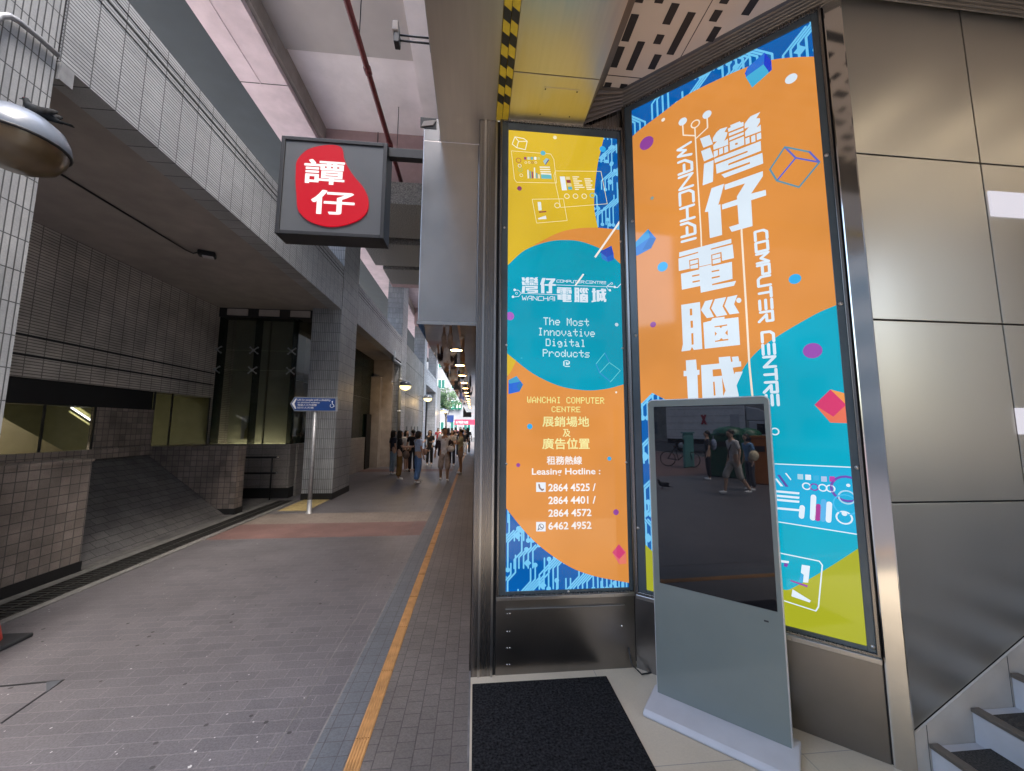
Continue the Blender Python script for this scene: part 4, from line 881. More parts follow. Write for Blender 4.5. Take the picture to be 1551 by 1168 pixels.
# ---- blue direction sign on its post
PXs = onz(468, 778); PS = thing('direction_sign', tuple(PXs), 'blue arrow shaped direction sign in English and Chinese on a grey post', 'sign')
sy = PXs.y
b = MB(); b.tube([(PXs.x, sy, 0), (PXs.x, sy, ony(480, 612, sy).z)], .038, 16); b.build('post', M['pole'], PS)
b = MB(); b.lathe((PXs.x, sy, 0), [(.06, 0), (.06, .02), (.045, .03), (.045, .26), (.039, .27)], 18); b.build('post_sleeve', M['pole'], PS)
S_ = zm(435, 590, 17.233)
def sg(x, y): return ony(*S_(x, y), sy-.05)
o5 = [sg(*p) for p in ((195,190),(1320,215),(1320,575),(180,565),(75,370))]
b = MB(); b.prism([(p.x, sy-.05, p.z) for p in o5], (0, .035, 0)); b.build('sign_board', M['pole'], PS, bevel=.003)
i5 = [sg(*p) for p in ((200,212),(1262,235),(1262,552),(195,545),(95,375))]
b = MB(); b.poly([(p.x, sy-.0525, p.z) for p in i5][::-1]); b.build('sign_sheet', M['blue_sign'], PS)
b = MB()
ch = [sg(*p) for p in ((225,235),(255,240),(190,372),(240,500),(205,505),(120,372))]
b.poly([(p.x, sy-.0545, p.z) for p in ch]); b.build('arrow', M['white_paint'], PS)
for t, (x0, y0, x1, y1) in (('Lift for people with a disability', (275,245,1135,315)), ('to elevated walkway', (272,320,850,368)), ('傷健人士升降機', (272,378,770,432)), ('往行人天橋', (262,450,690,500))):
    a = sg(x0, (y0+y1)/2).x; c = sg(x1, (y0+y1)/2).x; d = sg((x0+x1)/2, y1).z; e = sg((x0+x1)/2, y0).z
    letters('lettering', t, lambda x, y, a=a, c=c, d=d, e=e: (a+(c-a)*x, sy-.0545, d+(e-d)*y), .004, M['white_paint'], PS)
b = MB()                                                        # wheelchair symbol
def wp(x, y, d=.0545): q = sg(x, y); return Vector((q.x, sy-d, q.z))
b.ball(wp(1180, 318), (.014, .002, .014), 8, 5)
b.tube([wp(1180,335), wp(1178,390), wp(1212,392), wp(1230,450)], .006, 6)
c0 = wp(1170, 425); b.tube([c0+Vector((.036*math.cos(t), 0, .036*math.sin(t))) for t in [2.2+k*.35 for k in range(13)]], .005, 6)
b.build('symbol', M['white_paint'], PS)
# ---- lamps on the left building
def wall_lamp(loc, arm, r, lit, label, name='wall_lamp', cat='lamp', group=None, sx=1.0):
    t = thing(name, loc, label, cat, group); c = Vector(loc)
    b = MB(); pf = [(r*1.02, -.02*r), (r*1.03, .06*r), (r*.99, .25*r), (r*.86, .52*r), (r*.58, .76*r), (r*.2, .88*r), (0, .89*r)]
    b.lathe(c, pf, 32); b.build('hood', M['lamp_hood'], t)
    b = MB(); b.lathe(c, [(r*1.02, -.02*r), (r*1.05, -.05*r), (r*1.02, -.09*r), (r*.97, -.09*r)], 32); b.build('rim', M['dark_metal'], t)
    b = MB(); b.lathe(c, [(r*.98, -.08*r), (r*.95, -.28*r), (r*.8, -.55*r), (r*.5, -.74*r), (0, -.82*r)], 32); b.build('lens', lit, t)
    b = MB(); b.tube(arm, .022, 10); b.build('arm', M['pole'], t)
    b = MB(); e = Vector(arm[-1]); b.lathe(e, [(.07, 0), (.07, .03), (.03, .05)], 16, axis=(1, 0, 0)); b.build('wall_plate', M['pole'], t)
    return t
LC = Vector((-2.79, 2.42, 3.46))
nl = wall_lamp(tuple(LC), [(LC.x-.05, LC.y, LC.z+.15), (LC.x-.2, LC.y-.02, LC.z+.22), (LC.x-.35, LC.y, LC.z+.22), (AX+.02, 2.4, LC.z+.2)], .215, M['lamp_lens'], 'unlit round lamp with blue grey hood and brown lens by the nearest tiled column')
b = MB(); b.tube([tuple(onx(*q_, AX+.03)) for q_ in ((-30, 60), (-12, 34), (2, 24), (14, 24), (28, 32), (60, 58), (88, 84))], .02, 10); b.box(AX, 3.1, 4.5, AX+.03, 3.2, 4.65); b.build('conduit', M['pole'], nl)
glow = emis('lit_lamp', (255, 226, 150), 3.2)
for i, (px, py, r, yy) in enumerate(((614, 584, .23, 18.3), (648, 603, .25, 25.0), (671, 622, .24, 37.0), (675, 623, .24, 43.0))):
    x = AX+.55; q = onx(px, py, x) if i < 2 else ony(px, py, yy)
    c = Vector((q.x, q.y, q.z))
    wall_lamp(tuple(c), [(c.x, c.y, c.z+.1), (c.x-.3, c.y, c.z+.16), (AX+.0 if i < 2 else c.x-.5, c.y, c.z+.12)], r, glow, ['lit round wall lamp nearest, above the people on the left wall', 'lit round wall lamp second along the left wall, on the next column', 'small lit wall lamp farther off, before the tree', 'tiny lit wall lamp at the far end of the left wall'][i], group='lit wall lamps')
    ld = bpy.data.lights.new('lamp_bulb', 'POINT'); ld.energy = 7; ld.color = (1, .66, .3); ld.shadow_soft_size = .12
    lo = bpy.data.objects.new('lamp_bulb', ld); C.objects.link(lo); lo.location = (c.x+.02, c.y-.02, c.z-r*1.0)
# ---- pigeon on the lamp
pg = MB(); c = onx(44, 160, LC.x+.02); top = ony(57, 184, LC.y)
def pigeon(name, p, ang, label, s=1.0):
    t = thing(name, tuple(p), label, 'bird'); rt = Matrix.Rotation(ang, 3, 'Z'); P = Vector(p)
    f = lambda x, y, z: P+rt@Vector((x*s, y*s, z*s))
    b = MB(); b.tube([f(-.17,0,.045), f(-.12,0,.06), f(-.06,0,.085), f(0,0,.10), f(.05,0,.115), f(.08,0,.145), f(.09,0,.175), f(.10,0,.195), f(.115,0,.198), f(.125,0,.195)], [v*s for v in (.014,.026,.046,.056,.05,.034,.026,.026,.018,.006)], 12)
    b.tube([f(.12,0,.195), f(.145,0,.188)], [.006*s, .002*s], 6); b.build('body', M['bird'], t)
    for k in (-1, 1):
        b = MB(); b.ball(f(-.045, .038*k, .10), (.11*s, .018*s, .038*s), 12, 8, rot=rt @ Matrix.Rotation(.22, 3, 'Y')); b.build('wing', M['bird_wing'], t)
        b = MB(); b.tube([f(.01, .02*k, .07), f(.012, .02*k, .0)], .005*s, 6); b.tube([f(.012, .02*k, .003), f(.04, .022*k, .002)], .004*s, 5); b.build('leg', M['bird_leg'], t)
    b = MB(); b.obox(f(-.25,-.02,.035), rt@Vector((.1*s,0,.015*s)), rt@Vector((0,.04*s,0)), Vector((0,0,.008*s))); b.build('tail', M['bird_wing'], t)
    b = MB(); b.ball(f(.103, .022, .2), .005*s, 6, 4); b.ball(f(.103, -.022, .2), .005*s, 6, 4); b.build('eye', M['red_paint'], t)
    return t
M['bird'] = mat('pigeon_plumage', (.012, .015, .018), .7, var=.6, nscale=40, spec=.12); M['bird_wing'] = mat('pigeon_wing', (.012, .013, .015), .7, var=.8, nscale=50, spec=.12); M['bird_leg'] = mat('pigeon_leg', (.2, .06, .05), .6)
pigeon('pigeon', top, math.radians(200), 'dark pigeon perched on the big round lamp', .62)
# ---- emergency lamp and cable under the recess soffit
q = onz(320, 386, 4.66)
el = thing('ceiling_lamp', tuple(q), 'small grey emergency lamp with cable under the dark recess soffit', 'lamp')
b = MB(); b.obox((q.x-.12, q.y-.16, 4.60), (.22, .1, 0), (-.06, .14, 0), (0, 0, .09)); b.build('housing', M['dark_metal'], el, bevel=.02)
b = MB(); b.obox((q.x-.06, q.y-.13, 4.575), (.14, .065, 0), (-.035, .08, 0), (0, 0, .025)); b.build('diffuser', M['white_plastic'], el, bevel=.008)
b = MB(); p1 = onz(280, 378, 4.66); p3 = onz(150, 300, 4.67); b.tube([q+Vector((-.1,-.1,0)), (p1.x+.12, p1.y+.02, 4.61), (p1.x, p1.y, 4.66), (p3.x, p3.y, 4.675), (p3.x, 3.3, 4.675)], .013, 8); b.build('cable', M['dark_metal'], el)
# ---- low walls and the sloped paving between them
LX = -4.7
def low_wall(y0, y1, label, back=-5.0):
    t = thing('low_wall', ((LX+back)/2, (y0+y1)/2, 0), label, 'wall', 'low tiled walls by the ramp')
    b = MB(); b.box(back, y0, .0, LX, y1, 1.30); b.build('wall', M['tile_low'], t)
    b = MB(); b.box(back-.02, y0-.01, 1.30, LX+.015, y1+.015, 1.335); b.build('coping', M['tile_low'], t, bevel=.004)
    b = MB(); b.box(back, y0-.004, 0, LX+.012, y1+.012, .12); b.build('plinth', M['black'], t)
low_wall(1.84, 5.26, 'low brown tiled wall with dark base nearest on the left')
low_wall(8.22, 8.47, 'low brown tiled wall jutting out beyond the sloped paving, before the blue sign', back=-6.38)
b = MB(); b.prism([(-6.38, 3.6, 1.18), (-6.38, 8.215, 1.18), (-4.86, 8.215, .0), (-4.86, 3.6, .0)], (0, 0, -.6)); b.box(-9, 1.84, -.025, -6.38, 9.9, .85)
struct('sloped_paving', b, M['ramp'])
b = MB(); b.box(-4.86, 5.28, -.028, LX+.03, 8.2, .01); b.box(-6.38, 8.48, -.028, LX, 9.95, .003); b.box(-9, 9.95, -.028, -4.75, 44, .002); struct('recess_floor', b, M['ramp'])
b = MB(); b.box(-6.38, 3.5, 1.18, -6.3, 8.215, 1.34); struct('paving_upstand', b, M['tile_low'])
# handrails in the recess
hr = thing('handrail', (-5, 9.6, 0), 'two dark horizontal rails along the recess behind the blue sign post', 'handrail')
for zz in (.63, 1.0):
    b = MB(); b.tube([(-6.2, 9.72, zz), (-4.75, 9.72, zz), (-4.68, 9.72, zz)], .024, 10); b.build('rail', M['dark_metal'], hr)
    b = MB(); b.ball((-4.67, 9.72, zz), .028, 10, 6); b.build('rail_end', M['steel_bright'], hr)
for x in (-6.1, -4.8):
    b = MB(); b.tube([(x, 9.74, 0), (x, 9.74, 1.0)], .02, 8); b.build('rail_post', M['dark_metal'], hr)
# drain
dg_ = thing('drain_grate', (-4.36, 6, 0), 'long black slotted drain grating along the low wall and ramp on the left', 'drain')
b = MB(); b.box(-4.545, 2, -.01, -4.195, 9.68, .003); b.build('channel', M['black'], dg_)
b = MB()
for x in (-4.545, -4.375, -4.215): b.box(x, 2, .003, x+.02, 9.68, .014)
y = 2.0
while y < 9.66: b.box(-4.525, y, .004, -4.215, y+.02, .0125); y += .062
b.build('grating', mat('cast_iron', (.045,.044,.042), .5, .4, var=.3, nscale=20), dg_)
for xa, xb in ((-4.66, -4.55), (-4.19, -4.10)):
    b = MB(); b.box(xa, 1.9, .0, xb, 9.7, .012); b.build('edging', M['kerb'], dg_)
# fluorescent lamp and poster in the windows behind
ft = thing('fluorescent_lamp', (-7.6, 6.2, 2.7), 'lit white fluorescent tube seen through the low window on the left', 'lamp')
pa, pb = ony(106, 613, 7.6), ony(144, 640, 7.6)
pa = onx(109, 617.5, -7.2); pb = onx(142, 639, -6.75)
b = MB(); b.tube([tuple(pa), tuple(pb)], .018, 8); b.build('tube', emis('tube_light', (255, 255, 255), 7), ft)
b = MB(); d = (pb-pa).normalized(); b.tube([tuple(pa+Vector((-.03,0,-.07))), tuple(pb+Vector((-.03,0,-.07)))], .014, 8); b.tube([tuple(pa+Vector((0,0,.05))), tuple(pb+Vector((0,0,.05)))], .03, 8); b.build('batten', mat('yellowish_batten', (.4,.38,.2), .5, emit=(lin(190,190,110), GAIN*.6)), ft)  # batten given a faint yellowish glow of its own
ld = bpy.data.lights.new('tube_glow', 'AREA'); ld.shape = 'RECTANGLE'; ld.size = .1; ld.size_y = 1.6; ld.energy = 26; ld.color = (1, .95, .75)
lo = bpy.data.objects.new('tube_glow', ld); C.objects.link(lo); lo.location = (-7.4, 5.6, 2.8); lo.rotation_euler = (0, 0, 0)
ct = thing('curtain_lamp', (-5.6, 10.38, 1.05), 'tube lamp at the foot of the olive curtain behind the tall glass screen', 'lamp')  # unseen glow strip added to light the curtain from below
b = MB(); b.box(-6.3, 10.36, 1.08, -4.8, 10.4, 1.12); b.build('tube', emis('curtain_tube', (255, 244, 205), 14.0), ct)
pt = thing('wall_poster', (-6.0, 10.3, 1.9), 'faint pale poster with a dark figure shape behind the glass screen', 'poster')
b = MB(); b.box(-5.95, 10.42, 1.4, -5.62, 10.44, 2.0); b.build('sheet', mat('pale_poster', (.3,.32,.36), .6), pt)
b = MB(); b.prism([(-5.86,10.418,1.4),(-5.68,10.418,1.4),(-5.69,10.418,1.65),(-5.73,10.418,1.7),(-5.74,10.418,1.82),(-5.80,10.418,1.82),(-5.81,10.418,1.7),(-5.85,10.418,1.64)], (0,-.004,0)); b.build('figure_shape', M['room'], pt)
# traffic cone at the left edge
cn = thing('traffic_cone', (-3.86, 3.55, 0), 'traffic cone with black rubber base and orange red cone at the left edge', 'cone')
b = MB(); b.box(-4.05, 3.36, 0, -3.62, 3.74, .035); b.build('base', mat('black_rubber', (.02,.022,.025), .6), cn, bevel=.012)
b = MB(); b.lathe((-3.87, 3.55, .035), [(.15,0),(.145,.03),(.1,.25),(.03,.68),(.0,.69)], 24); b.build('cone', mat('cone_red', (.5,.04,.02), .5), cn)
b = MB(); b.lathe((-3.87, 3.55, .035), [(.111,.22),(.083,.36)], 24); b.build('reflective_band', M['white_paint'], cn)
# manhole outline in the paving at bottom left
b = MB()
q0, q1, q2 = onz(-10, 1040), onz(95, 1030), onz(0, 1096)
mh = thing('manhole_frame', tuple(q1), 'thin dark metal frame with a small triangular plate set in the pavers', 'manhole')
b.obox((q0.x, q0.y, 0), (q1.x-q0.x, q1.y-q0.y, 0), (.004, -.014, 0), (0, 0, .003)); b.obox((q2.x, q2.y, 0), (q1.x-q2.x, q1.y-q2.y, 0), (.012, .0, 0), (0, 0, .0035)); b.build('frame_bar', M['dark_metal'], mh)
b = MB(); t0, t1, t2 = onz(70, 1034), onz(93, 1031), onz(70, 1050); b.prism([(t0.x,t0.y,.004),(t1.x,t1.y,.004),(t2.x,t2.y,.004)], (0,0,-.004)); b.build('plate', mat('worn_slate_plate', (.055,.06,.07), .7), mh)
# downpipe near the third column
dp = thing('drain_pipe', (onz(604, 718).x, 17.0, 0), 'pale blue grey rain pipe running down the left wall behind the crowd', 'pipe')
px_ = AX+.09; py_ = onx(604, 640, px_).y
b = MB(); b.tube([(px_, py_, .0), (px_, py_, 4.3), (px_-.02, py_-.05, 4.45), (px_-.12, py_-.5, 4.5), (px_-.14, py_-.9, 4.5), (px_-.14, py_-.92, 4.9)], .075, 12); b.build('pipe', M['downpipe'], dp)
for zz in (.3, 2.4, 3.8):
    b = MB(); b.lathe((px_, py_, zz), [(.076,-.05),(.094,-.05),(.094,.05),(.076,.05)], 14); b.build('collar', M['downpipe'], dp)
# ---- door mat and cable
b = MB(); b.box(.012, .6, .012, .945, 2.785, .024); tag(b.build('doormat', M['mat'], bevel=.004), 'black ribbed doormat on the cream landing floor', 'doormat')
q = onz(960, 1004, .012); k0 = onz(990, 1018, .014)
b = MB(); b.tube([(1.14, 2.86, .16), (1.15, 2.83, .06), (1.2, 2.78, .022), tuple(k0), (k0.x+.12, k0.y-.12, .02)], .005, 8); tag(b.build('power_cable', M['dark_metal']), 'thin black cable from the steel corner to the kiosk base', 'cable')
# ---- kiosk
KA = Vector((1.19, 2.533, 0)); KD = Vector((.72506, -.68869, 0)); KN = Vector((-.68869, -.72506, 0))
kk = thing('display_kiosk', tuple(KA+KD*.35), 'tall grey freestanding screen kiosk with a dark glossy display on the landing', 'kiosk')
def kp(u, z, o=0): return KA+KD*u+KN*o+Vector((0, 0, z))
W_, Hk = .705, 1.94
def rr(u0, z0, u1, z1, r, o, n=5):
    pts = []
    for cx, cz, a in ((u1-r, z0+r, -90), (u1-r, z1-r, 0), (u0+r, z1-r, 90), (u0+r, z0+r, 180)):
        for k in range(n+1): t = math.radians(a+90*k/n); pts.append(kp(cx+r*math.cos(t), cz+r*math.sin(t), o))
    return pts
pts = [kp(0, .05, 0), kp(W_, .05, 0)]+[p for p in rr(0, .05, W_, Hk, .035, 0)[6:18]]
b = MB(); b.prism(pts, tuple(-KN*.045)); b.build('body', M['kiosk_edge'], kk, bevel=.004)
pts = [kp(.006, .056, .003), kp(W_-.006, .056, .003)]+[p for p in rr(.006, .056, W_-.006, Hk-.006, .03, .003)[6:18]]
b = MB(); b.prism(pts, tuple(-KN*.0028)); b.build('front_glass', M['kiosk'], kk)
b = MB(); b.obox(kp(.044, .744, .0035), KD*.632, KN*.001, (0, 0, 1.148)); b.build('screen', M['screen'], kk)
b = MB(); b.obox(kp(.61, .675, .0035), KD*.022, KN*.0008, (0, 0, .009)); b.build('sensor_mark', M['dark_metal'], kk)
foot = [(-.19, 0), (-.185, .02), (-.165, .035), (.03, .06), (.06, .06), (.12, .04), (.13, 0)]
b = MB(); vs = [kp(-.03, z, -o) for o, z in foot]+[kp(W_+.03, z, -o) for o, z in foot]; n = len(foot)
b.add(vs, [tuple(range(n)), tuple(range(2*n-1, n-1, -1))]+[(i, n+i, n+(i+1) % n, (i+1) % n) for i in range(n)]); fo = b.build('base', M['white_plastic'], kk, bevel=.012, seg=3)
for v in fo.data.vertices: v.co.z += .012
# ---- lights of the mall
wl_ = emis('downlight_glow', (255, 196, 122), 58); tl_ = emis('ceiling_lamp_glow', (255, 236, 206), 15.0)
def downlight(y):
    t = thing('downlight', (-.215, y, BZ), 'round warm downlight in the mirrored arcade soffit, one of a row', 'downlight', 'downlights in the arcade soffit')
    b = MB(); b.lathe((-.215, y, BZ-.004), [(.062, -.001), (.072, -.006), (.078, -.001), (.078, .004)], 20); b.build('ring', M['steel_bright'], t)
    b = MB(); b.lathe((-.215, y, BZ-.006), [(.062, 0), (.03, -.002), (0, -.002)], 20); b.build('lens', wl_, t); return t
d0 = downlight(4.2)
for k in range(1, 14):
    c_ = copy_tree(d0); c_.location.y = 4.2+k*1.06
d0['label'] = 'nearest round warm downlight in the mirrored arcade soffit'
def ceil_lamp(x, label):
    t = thing('ceiling_lamp', (x, .4, CZ), label, 'lamp', 'linear lamps in the entrance ceiling')
    b = MB(); b.box(x-.035, -.3, CZ-.03, x+.035, 1.2, CZ-.004); b.build('housing', M['beige_metal'], t)
    b = MB(); b.box(x-.022, -.28, CZ-.036, x+.022, 1.18, CZ-.03); b.build('tube', tl_, t)
for x in (3.5, 4.35, 5.2, 6.05): ceil_lamp(x, 'long warm tube lamp in the beige ceiling above the stairs')
# ================================================================== PEOPLE
def skin_mesh(name, chains, m, parent, sub=1, root=0):
    """one continuous surface grown over a branching skeleton; chains: list of [(point, (rx, ry)), ...] sharing points"""
    bm = bmesh.new(); lay = bm.verts.layers.skin.verify(); idx = {}
    def vert(p, r):
        k = tuple(round(c, 4) for c in p)
        if k not in idx:
            v = bm.verts.new(p); v[lay].radius = r; idx[k] = v
        return idx[k]
    first = None
    for ch in chains:
        prev = None
        for p, r in ch:
            v = vert(p, r if isinstance(r, tuple) else (r, r))
            if first is None: first = v; v[lay].use_root = True
            if prev is not None and prev is not v and bm.edges.get((prev, v)) is None: bm.edges.new((prev, v))
            prev = v
    me = bpy.data.meshes.new(name); bm.to_mesh(me); bm.free()
    o = bpy.data.objects.new(name, me); C.objects.link(o)
    s = o.modifiers.new('skin', 'SKIN'); s.use_smooth_shade = True
    if sub: o.modifiers.new('sub', 'SUBSURF').levels = sub; o.modifiers['sub'].render_levels = sub
    dg = bpy.context.evaluated_depsgraph_get(); me2 = bpy.data.meshes.new_from_object(o.evaluated_get(dg))
    bpy.data.objects.remove(o); bpy.data.meshes.remove(me)
    me2.name = name; me2.materials.clear(); me2.materials.append(m)
    for p in me2.polygons: p.use_smooth = True
    ob = bpy.data.objects.new(name, me2); C.objects.link(ob); ob.parent = parent
    return ob
_cm = {}
def cloth(rgb, rough=.85, var=.18):
    if rgb not in _cm: _cm[rgb] = mat('cloth_%d_%d_%d' % rgb, tuple(min(.8, c*1.5+.004) for c in lin(*rgb)), rough, var=var, nscale=9)
    return _cm[rgb]
SKIN = mat('skin', (.56, .36, .26), .55, var=.05); HAIR = mat('black_hair', (.012, .01, .009), .5, var=.3, nscale=60, stretch=(6, 6, 1)); EYE = mat('eye_dark', (.02, .015, .012), .3)
SKIN2 = mat('warm_skin', (.46, .27, .17), .55, var=.05)
def person(px, py, face, label, h=1.66, top=(30,30,32), bottom=(40,40,44), shoes=(220,220,220), style='trousers', sleeve=.5, wide=1.0, hair='long', arms=None, legs=None, jacket=None, group=None, at=None, hem=.82, skin=SKIN, bag=None, lean=0.0, detail=True, strap=None):
    g0 = at if at is not None else onz(px, py)
    t = thing('person', (g0[0], g0[1], 0), label, 'person', group); t.rotation_euler.z = face; k = h/1.70; t.scale = (k, k, k)
    ln = lambda z: lean*(z-.9)
    V = lambda x, y, z: (x, y+(ln(z) if z > .9 else 0), z)
    A = arms or [((-.23,-.03,1.12), (-.24,.05,.87)), ((.23,-.03,1.12), (.24,.05,.87))]
    Lg = legs or [((-.095,.01,.49), (-.10,-.02,.08)), ((.095,.01,.49), (.10,-.02,.08))]
    pel, sp, che, nb, nk = V(0,0,.95), V(0,-.005,1.1), V(0,-.01,1.26), V(0,-.012,1.39), V(0,.005,1.46)
    hd = [(V(0,.012,1.50), (.058,.066)), (V(0,.022,1.57), (.073,.088)), (V(0,.012,1.635), (.070,.082)), (V(0,.005,1.675), (.045,.055))]
    ch = [[(pel,(.135,.10)), (sp,(.115,.088)), (che,(.14,.098)), (nb,(.085,.07)), (nk,(.047,.05))]+hd]
    ch.append([(hd[1][0], hd[1][1]), (V(0,.105,1.565), (.014,.018))])                       # nose
    for s in (-1, 1): ch.append([(hd[1][0], hd[1][1]), (V(s*.078,.01,1.57), (.012,.02))])   # ears
    for i, s in enumerate((-1, 1)):
        e, w_ = Vector(V(*A[i][0])), Vector(V(*A[i][1])); sh = Vector(V(s*.165,-.012,1.365))
        d = (w_-e).normalized(); hb = w_+d*.05
        ch.append([(nb,(.085,.07)), (tuple(sh),(.052,.052)), (tuple(e),(.037,.037)), (tuple(w_),(.025,.022)), (tuple(hb),(.03,.018))])
        if detail:
            sd_ = d.cross(Vector((0,1,0)) if abs(d.y) < .8 else Vector((0,0,1))).normalized(); cu = sd_.cross(d)
            for f in range(4):
                o_ = sd_*(.024-.016*f); l = (.065,.075,.07,.055)[f]
                p1 = hb+d*.035+o_; p2_ = p1+d*l*.5+cu*.008; p3 = p2_+d*l*.4+cu*.022
                ch.append([(tuple(hb),(.03,.018)), (tuple(p1),.0095), (tuple(p2_),.0085), (tuple(p3),.007)])
            p1 = w_+d*.03+sd_*.034; ch.append([(tuple(w_),(.025,.022)), (tuple(p1),.0105), (tuple(p1+d*.03+sd_*.012),.009)])
        kn, an = Vector(Lg[i][0]), Vector(Lg[i][1]); hp = Vector((s*.09, 0, .88))
        toe = an+Vector((s*.015,.15,-.045)); toe.z = max(.03, toe.z)
        ch.append([(pel,(.135,.10)), (tuple(hp),(.088,.092)), (tuple(kn),(.056,.06)), (tuple((kn*.55+an*.45)+Vector((0,-.015,0))),(.05,.054)), (tuple(an),(.035,.038)), (tuple(an+Vector((0,.02,-.035))),(.038,.03)), (tuple(toe),(.036,.022))])
    skin_mesh('body', ch, skin, t)
    # clothing
    c2 = [[(V(0,0,hem),(.155*min(wide,1.15),.118)), (V(0,0,.95),(.15,.112)), (sp,(.135,.102)), (che,(.158,.112)), (V(0,-.012,1.36),(.125,.085)), (V(0,-.008,1.425),(.066,.058))]]
    for i, s in enumerate((-1, 1)):
        e, sh = Vector(V(*A[i][0])), Vector(V(s*.165,-.012,1.365)); w_ = Vector(V(*A[i][1]))
        cc = [(V(0,-.012,1.36),(.125,.085)), (tuple(sh),(.067,.067))]
        if sleeve > .15: cc.append((tuple(sh.lerp(e, min(1, sleeve*1.6))),(.055,.055)))
        if sleeve > .8: cc += [(tuple(e.lerp(w_, .5)),(.044,.044)), (tuple(e.lerp(w_, .9)),(.036,.036))]
        c2.append(cc)
    skin_mesh('top', c2, cloth(top), t)
    if jacket:
        for s, i in ((-1, 0), (1, 1)):
            e, sh = Vector(V(*A[i][0])), Vector(V(s*.165,-.012,1.365)); w_ = Vector(V(*A[i][1]))
            j = [[(V(s*.13,-.05,.78),(.075,.10)), (V(s*.12,-.045,1.0),(.07,.10)), (V(s*.125,-.045,1.2),(.072,.105)), (tuple(sh),(.077,.085)), (tuple(sh.lerp(e,.9)),(.06,.06)), (tuple(e.lerp(w_,.45)),(.05,.05))]]
            skin_mesh('jacket', j, cloth(jacket), t)
    pz = (V(0,0,.98),(.142,.108))
    c3 = [[pz, (V(0,0,.90),(.15,.115))]]
    for i, s in enumerate((-1, 1)):
        kn, an = Vector(Lg[i][0]), Vector(Lg[i][1]); hp = Vector((s*.092, 0, .87))
        cc = [(V(0,0,.90),(.15,.115)), (tuple(hp),(.1,.105))]
        if style == 'trousers': cc += [(tuple(kn),(.072*wide,.078*wide)), (tuple(an+Vector((0,-.01,.02))),(.058*wide**1.6,.066*wide**1.6))]
        elif style == 'shorts': cc += [(tuple(hp.lerp(kn, .55)),(.09,.095)), (tuple(hp.lerp(kn, .62)),(.092,.097))]
        else: cc += [(tuple(kn),(.088*wide,.092*wide)), (tuple(kn.lerp(an,.3)),(.092*wide,.098*wide))]
        c3.append(cc)
    skin_mesh('trousers' if style == 'trousers' else 'shorts', c3, cloth(bottom), t)
    for i, s in enumerate((-1, 1)):
        an = Vector(Lg[i][1]); toe = an+Vector((s*.015,.16,-.04)); toe.z = max(.035, toe.z)
        skin_mesh('shoe', [[(tuple(an+Vector((0,-.05,-.03))),(.042,.04)), (tuple(an+Vector((0,.03,-.035))),(.046,.042)), (tuple(toe),(.043,.032))]], cloth(shoes), t)
    b = MB()
    b.ball(V(0,-.012,1.612), (.087,.100,.088), 14, 10)
    if hair == 'long': b.ball(V(0,-.06,1.50), (.092,.055,.2), 12, 9); b.ball(V(-.075,.0,1.5), (.028,.05,.17), 8, 7); b.ball(V(.075,.0,1.5), (.028,.05,.17), 8, 7)
    elif hair == 'bob': b.ball(V(0,-.03,1.54), (.108,.10,.12), 12, 9)
    elif hair == 'tail': b.ball(V(0,-.12,1.55), (.03,.05,.12), 8, 7)
    hb_ = b.build('hair', HAIR, None); hb_.parent = t
    b = MB()
    for s in (-1, 1): b.ball(V(s*.03,.098,1.588), (.011,.006,.007), 8, 5)
    b.ball(V(0,.096,1.515), (.022,.006,.006), 8, 5); eb = b.build('face_features', EYE, None); eb.parent = t
    if bag:
        (bx, by, bz), (rx, ry, rz), rgb, nm = bag
        b = MB(); b.ball((bx, by, bz), (rx, ry, rz), 12, 8); b.tube([(bx-rx*.6, by, bz+rz*.8), (bx-rx*.2, by, bz+rz*1.5), (bx+rx*.4, by, bz+rz*.9)], .008, 6)
        q_ = b.build(nm, cloth(rgb), None); q_.parent = t
    if strap:
        b = MB(); b.tube([(.15,.02,1.40), (.08,.12,1.3), (-.06,.128,1.1), (-.17,.06,.95), (-.12,-.12,1.0), (.05,-.135,1.2), (.15,-.06,1.38), (.15,.02,1.40)], .014, 6); q_ = b.build('bag_strap', cloth(strap), None); q_.parent = t
    return t
PI = math.pi
fwd = lambda s, y=.32, z=1.08: ((s*.21,.06,1.12), (s*.1,y,z))
# facing: 0 looks down the alley (away), pi looks at the camera, -pi/2 looks right, pi/2 looks left
person(604, 727, -PI*.42, 'woman in black top and wide brown trousers with a bag', h=1.62, top=(26,26,30), bottom=(112,84,42), wide=1.35, hair='long', arms=[((-.2,.08,1.12),(-.1,.36,1.14)), fwd(1,.34,1.12)], bag=((.17,.2,.86),(.10,.12,.14),(104,88,78),'handbag'))
person(594, 719, -PI*.3, 'woman with long hair in light jeans, half hidden behind the one in brown trousers', h=1.62, top=(30,34,48), bottom=(120,140,155), hair='long')
person(614, 713, -PI*.7, 'girl in white top and black shorts pointing up beside the wall', h=1.6, top=(214,212,214), bottom=(20,20,22), style='shorts', arms=[((-.22,.1,1.32),(-.2,.32,1.5)), ((.22,-.02,1.12),(.2,.12,.95))], shoes=(200,200,200), legs=[((-.1,.02,.49),(-.12,-.03,.08)), ((.1,.06,.5),(.11,.1,.08))])
person(624, 715, PI*.1, 'person in black top and black trousers behind the woman in jeans', h=1.64, top=(22,24,34), bottom=(26,28,38), hair='tail', shoes=(40,40,46))
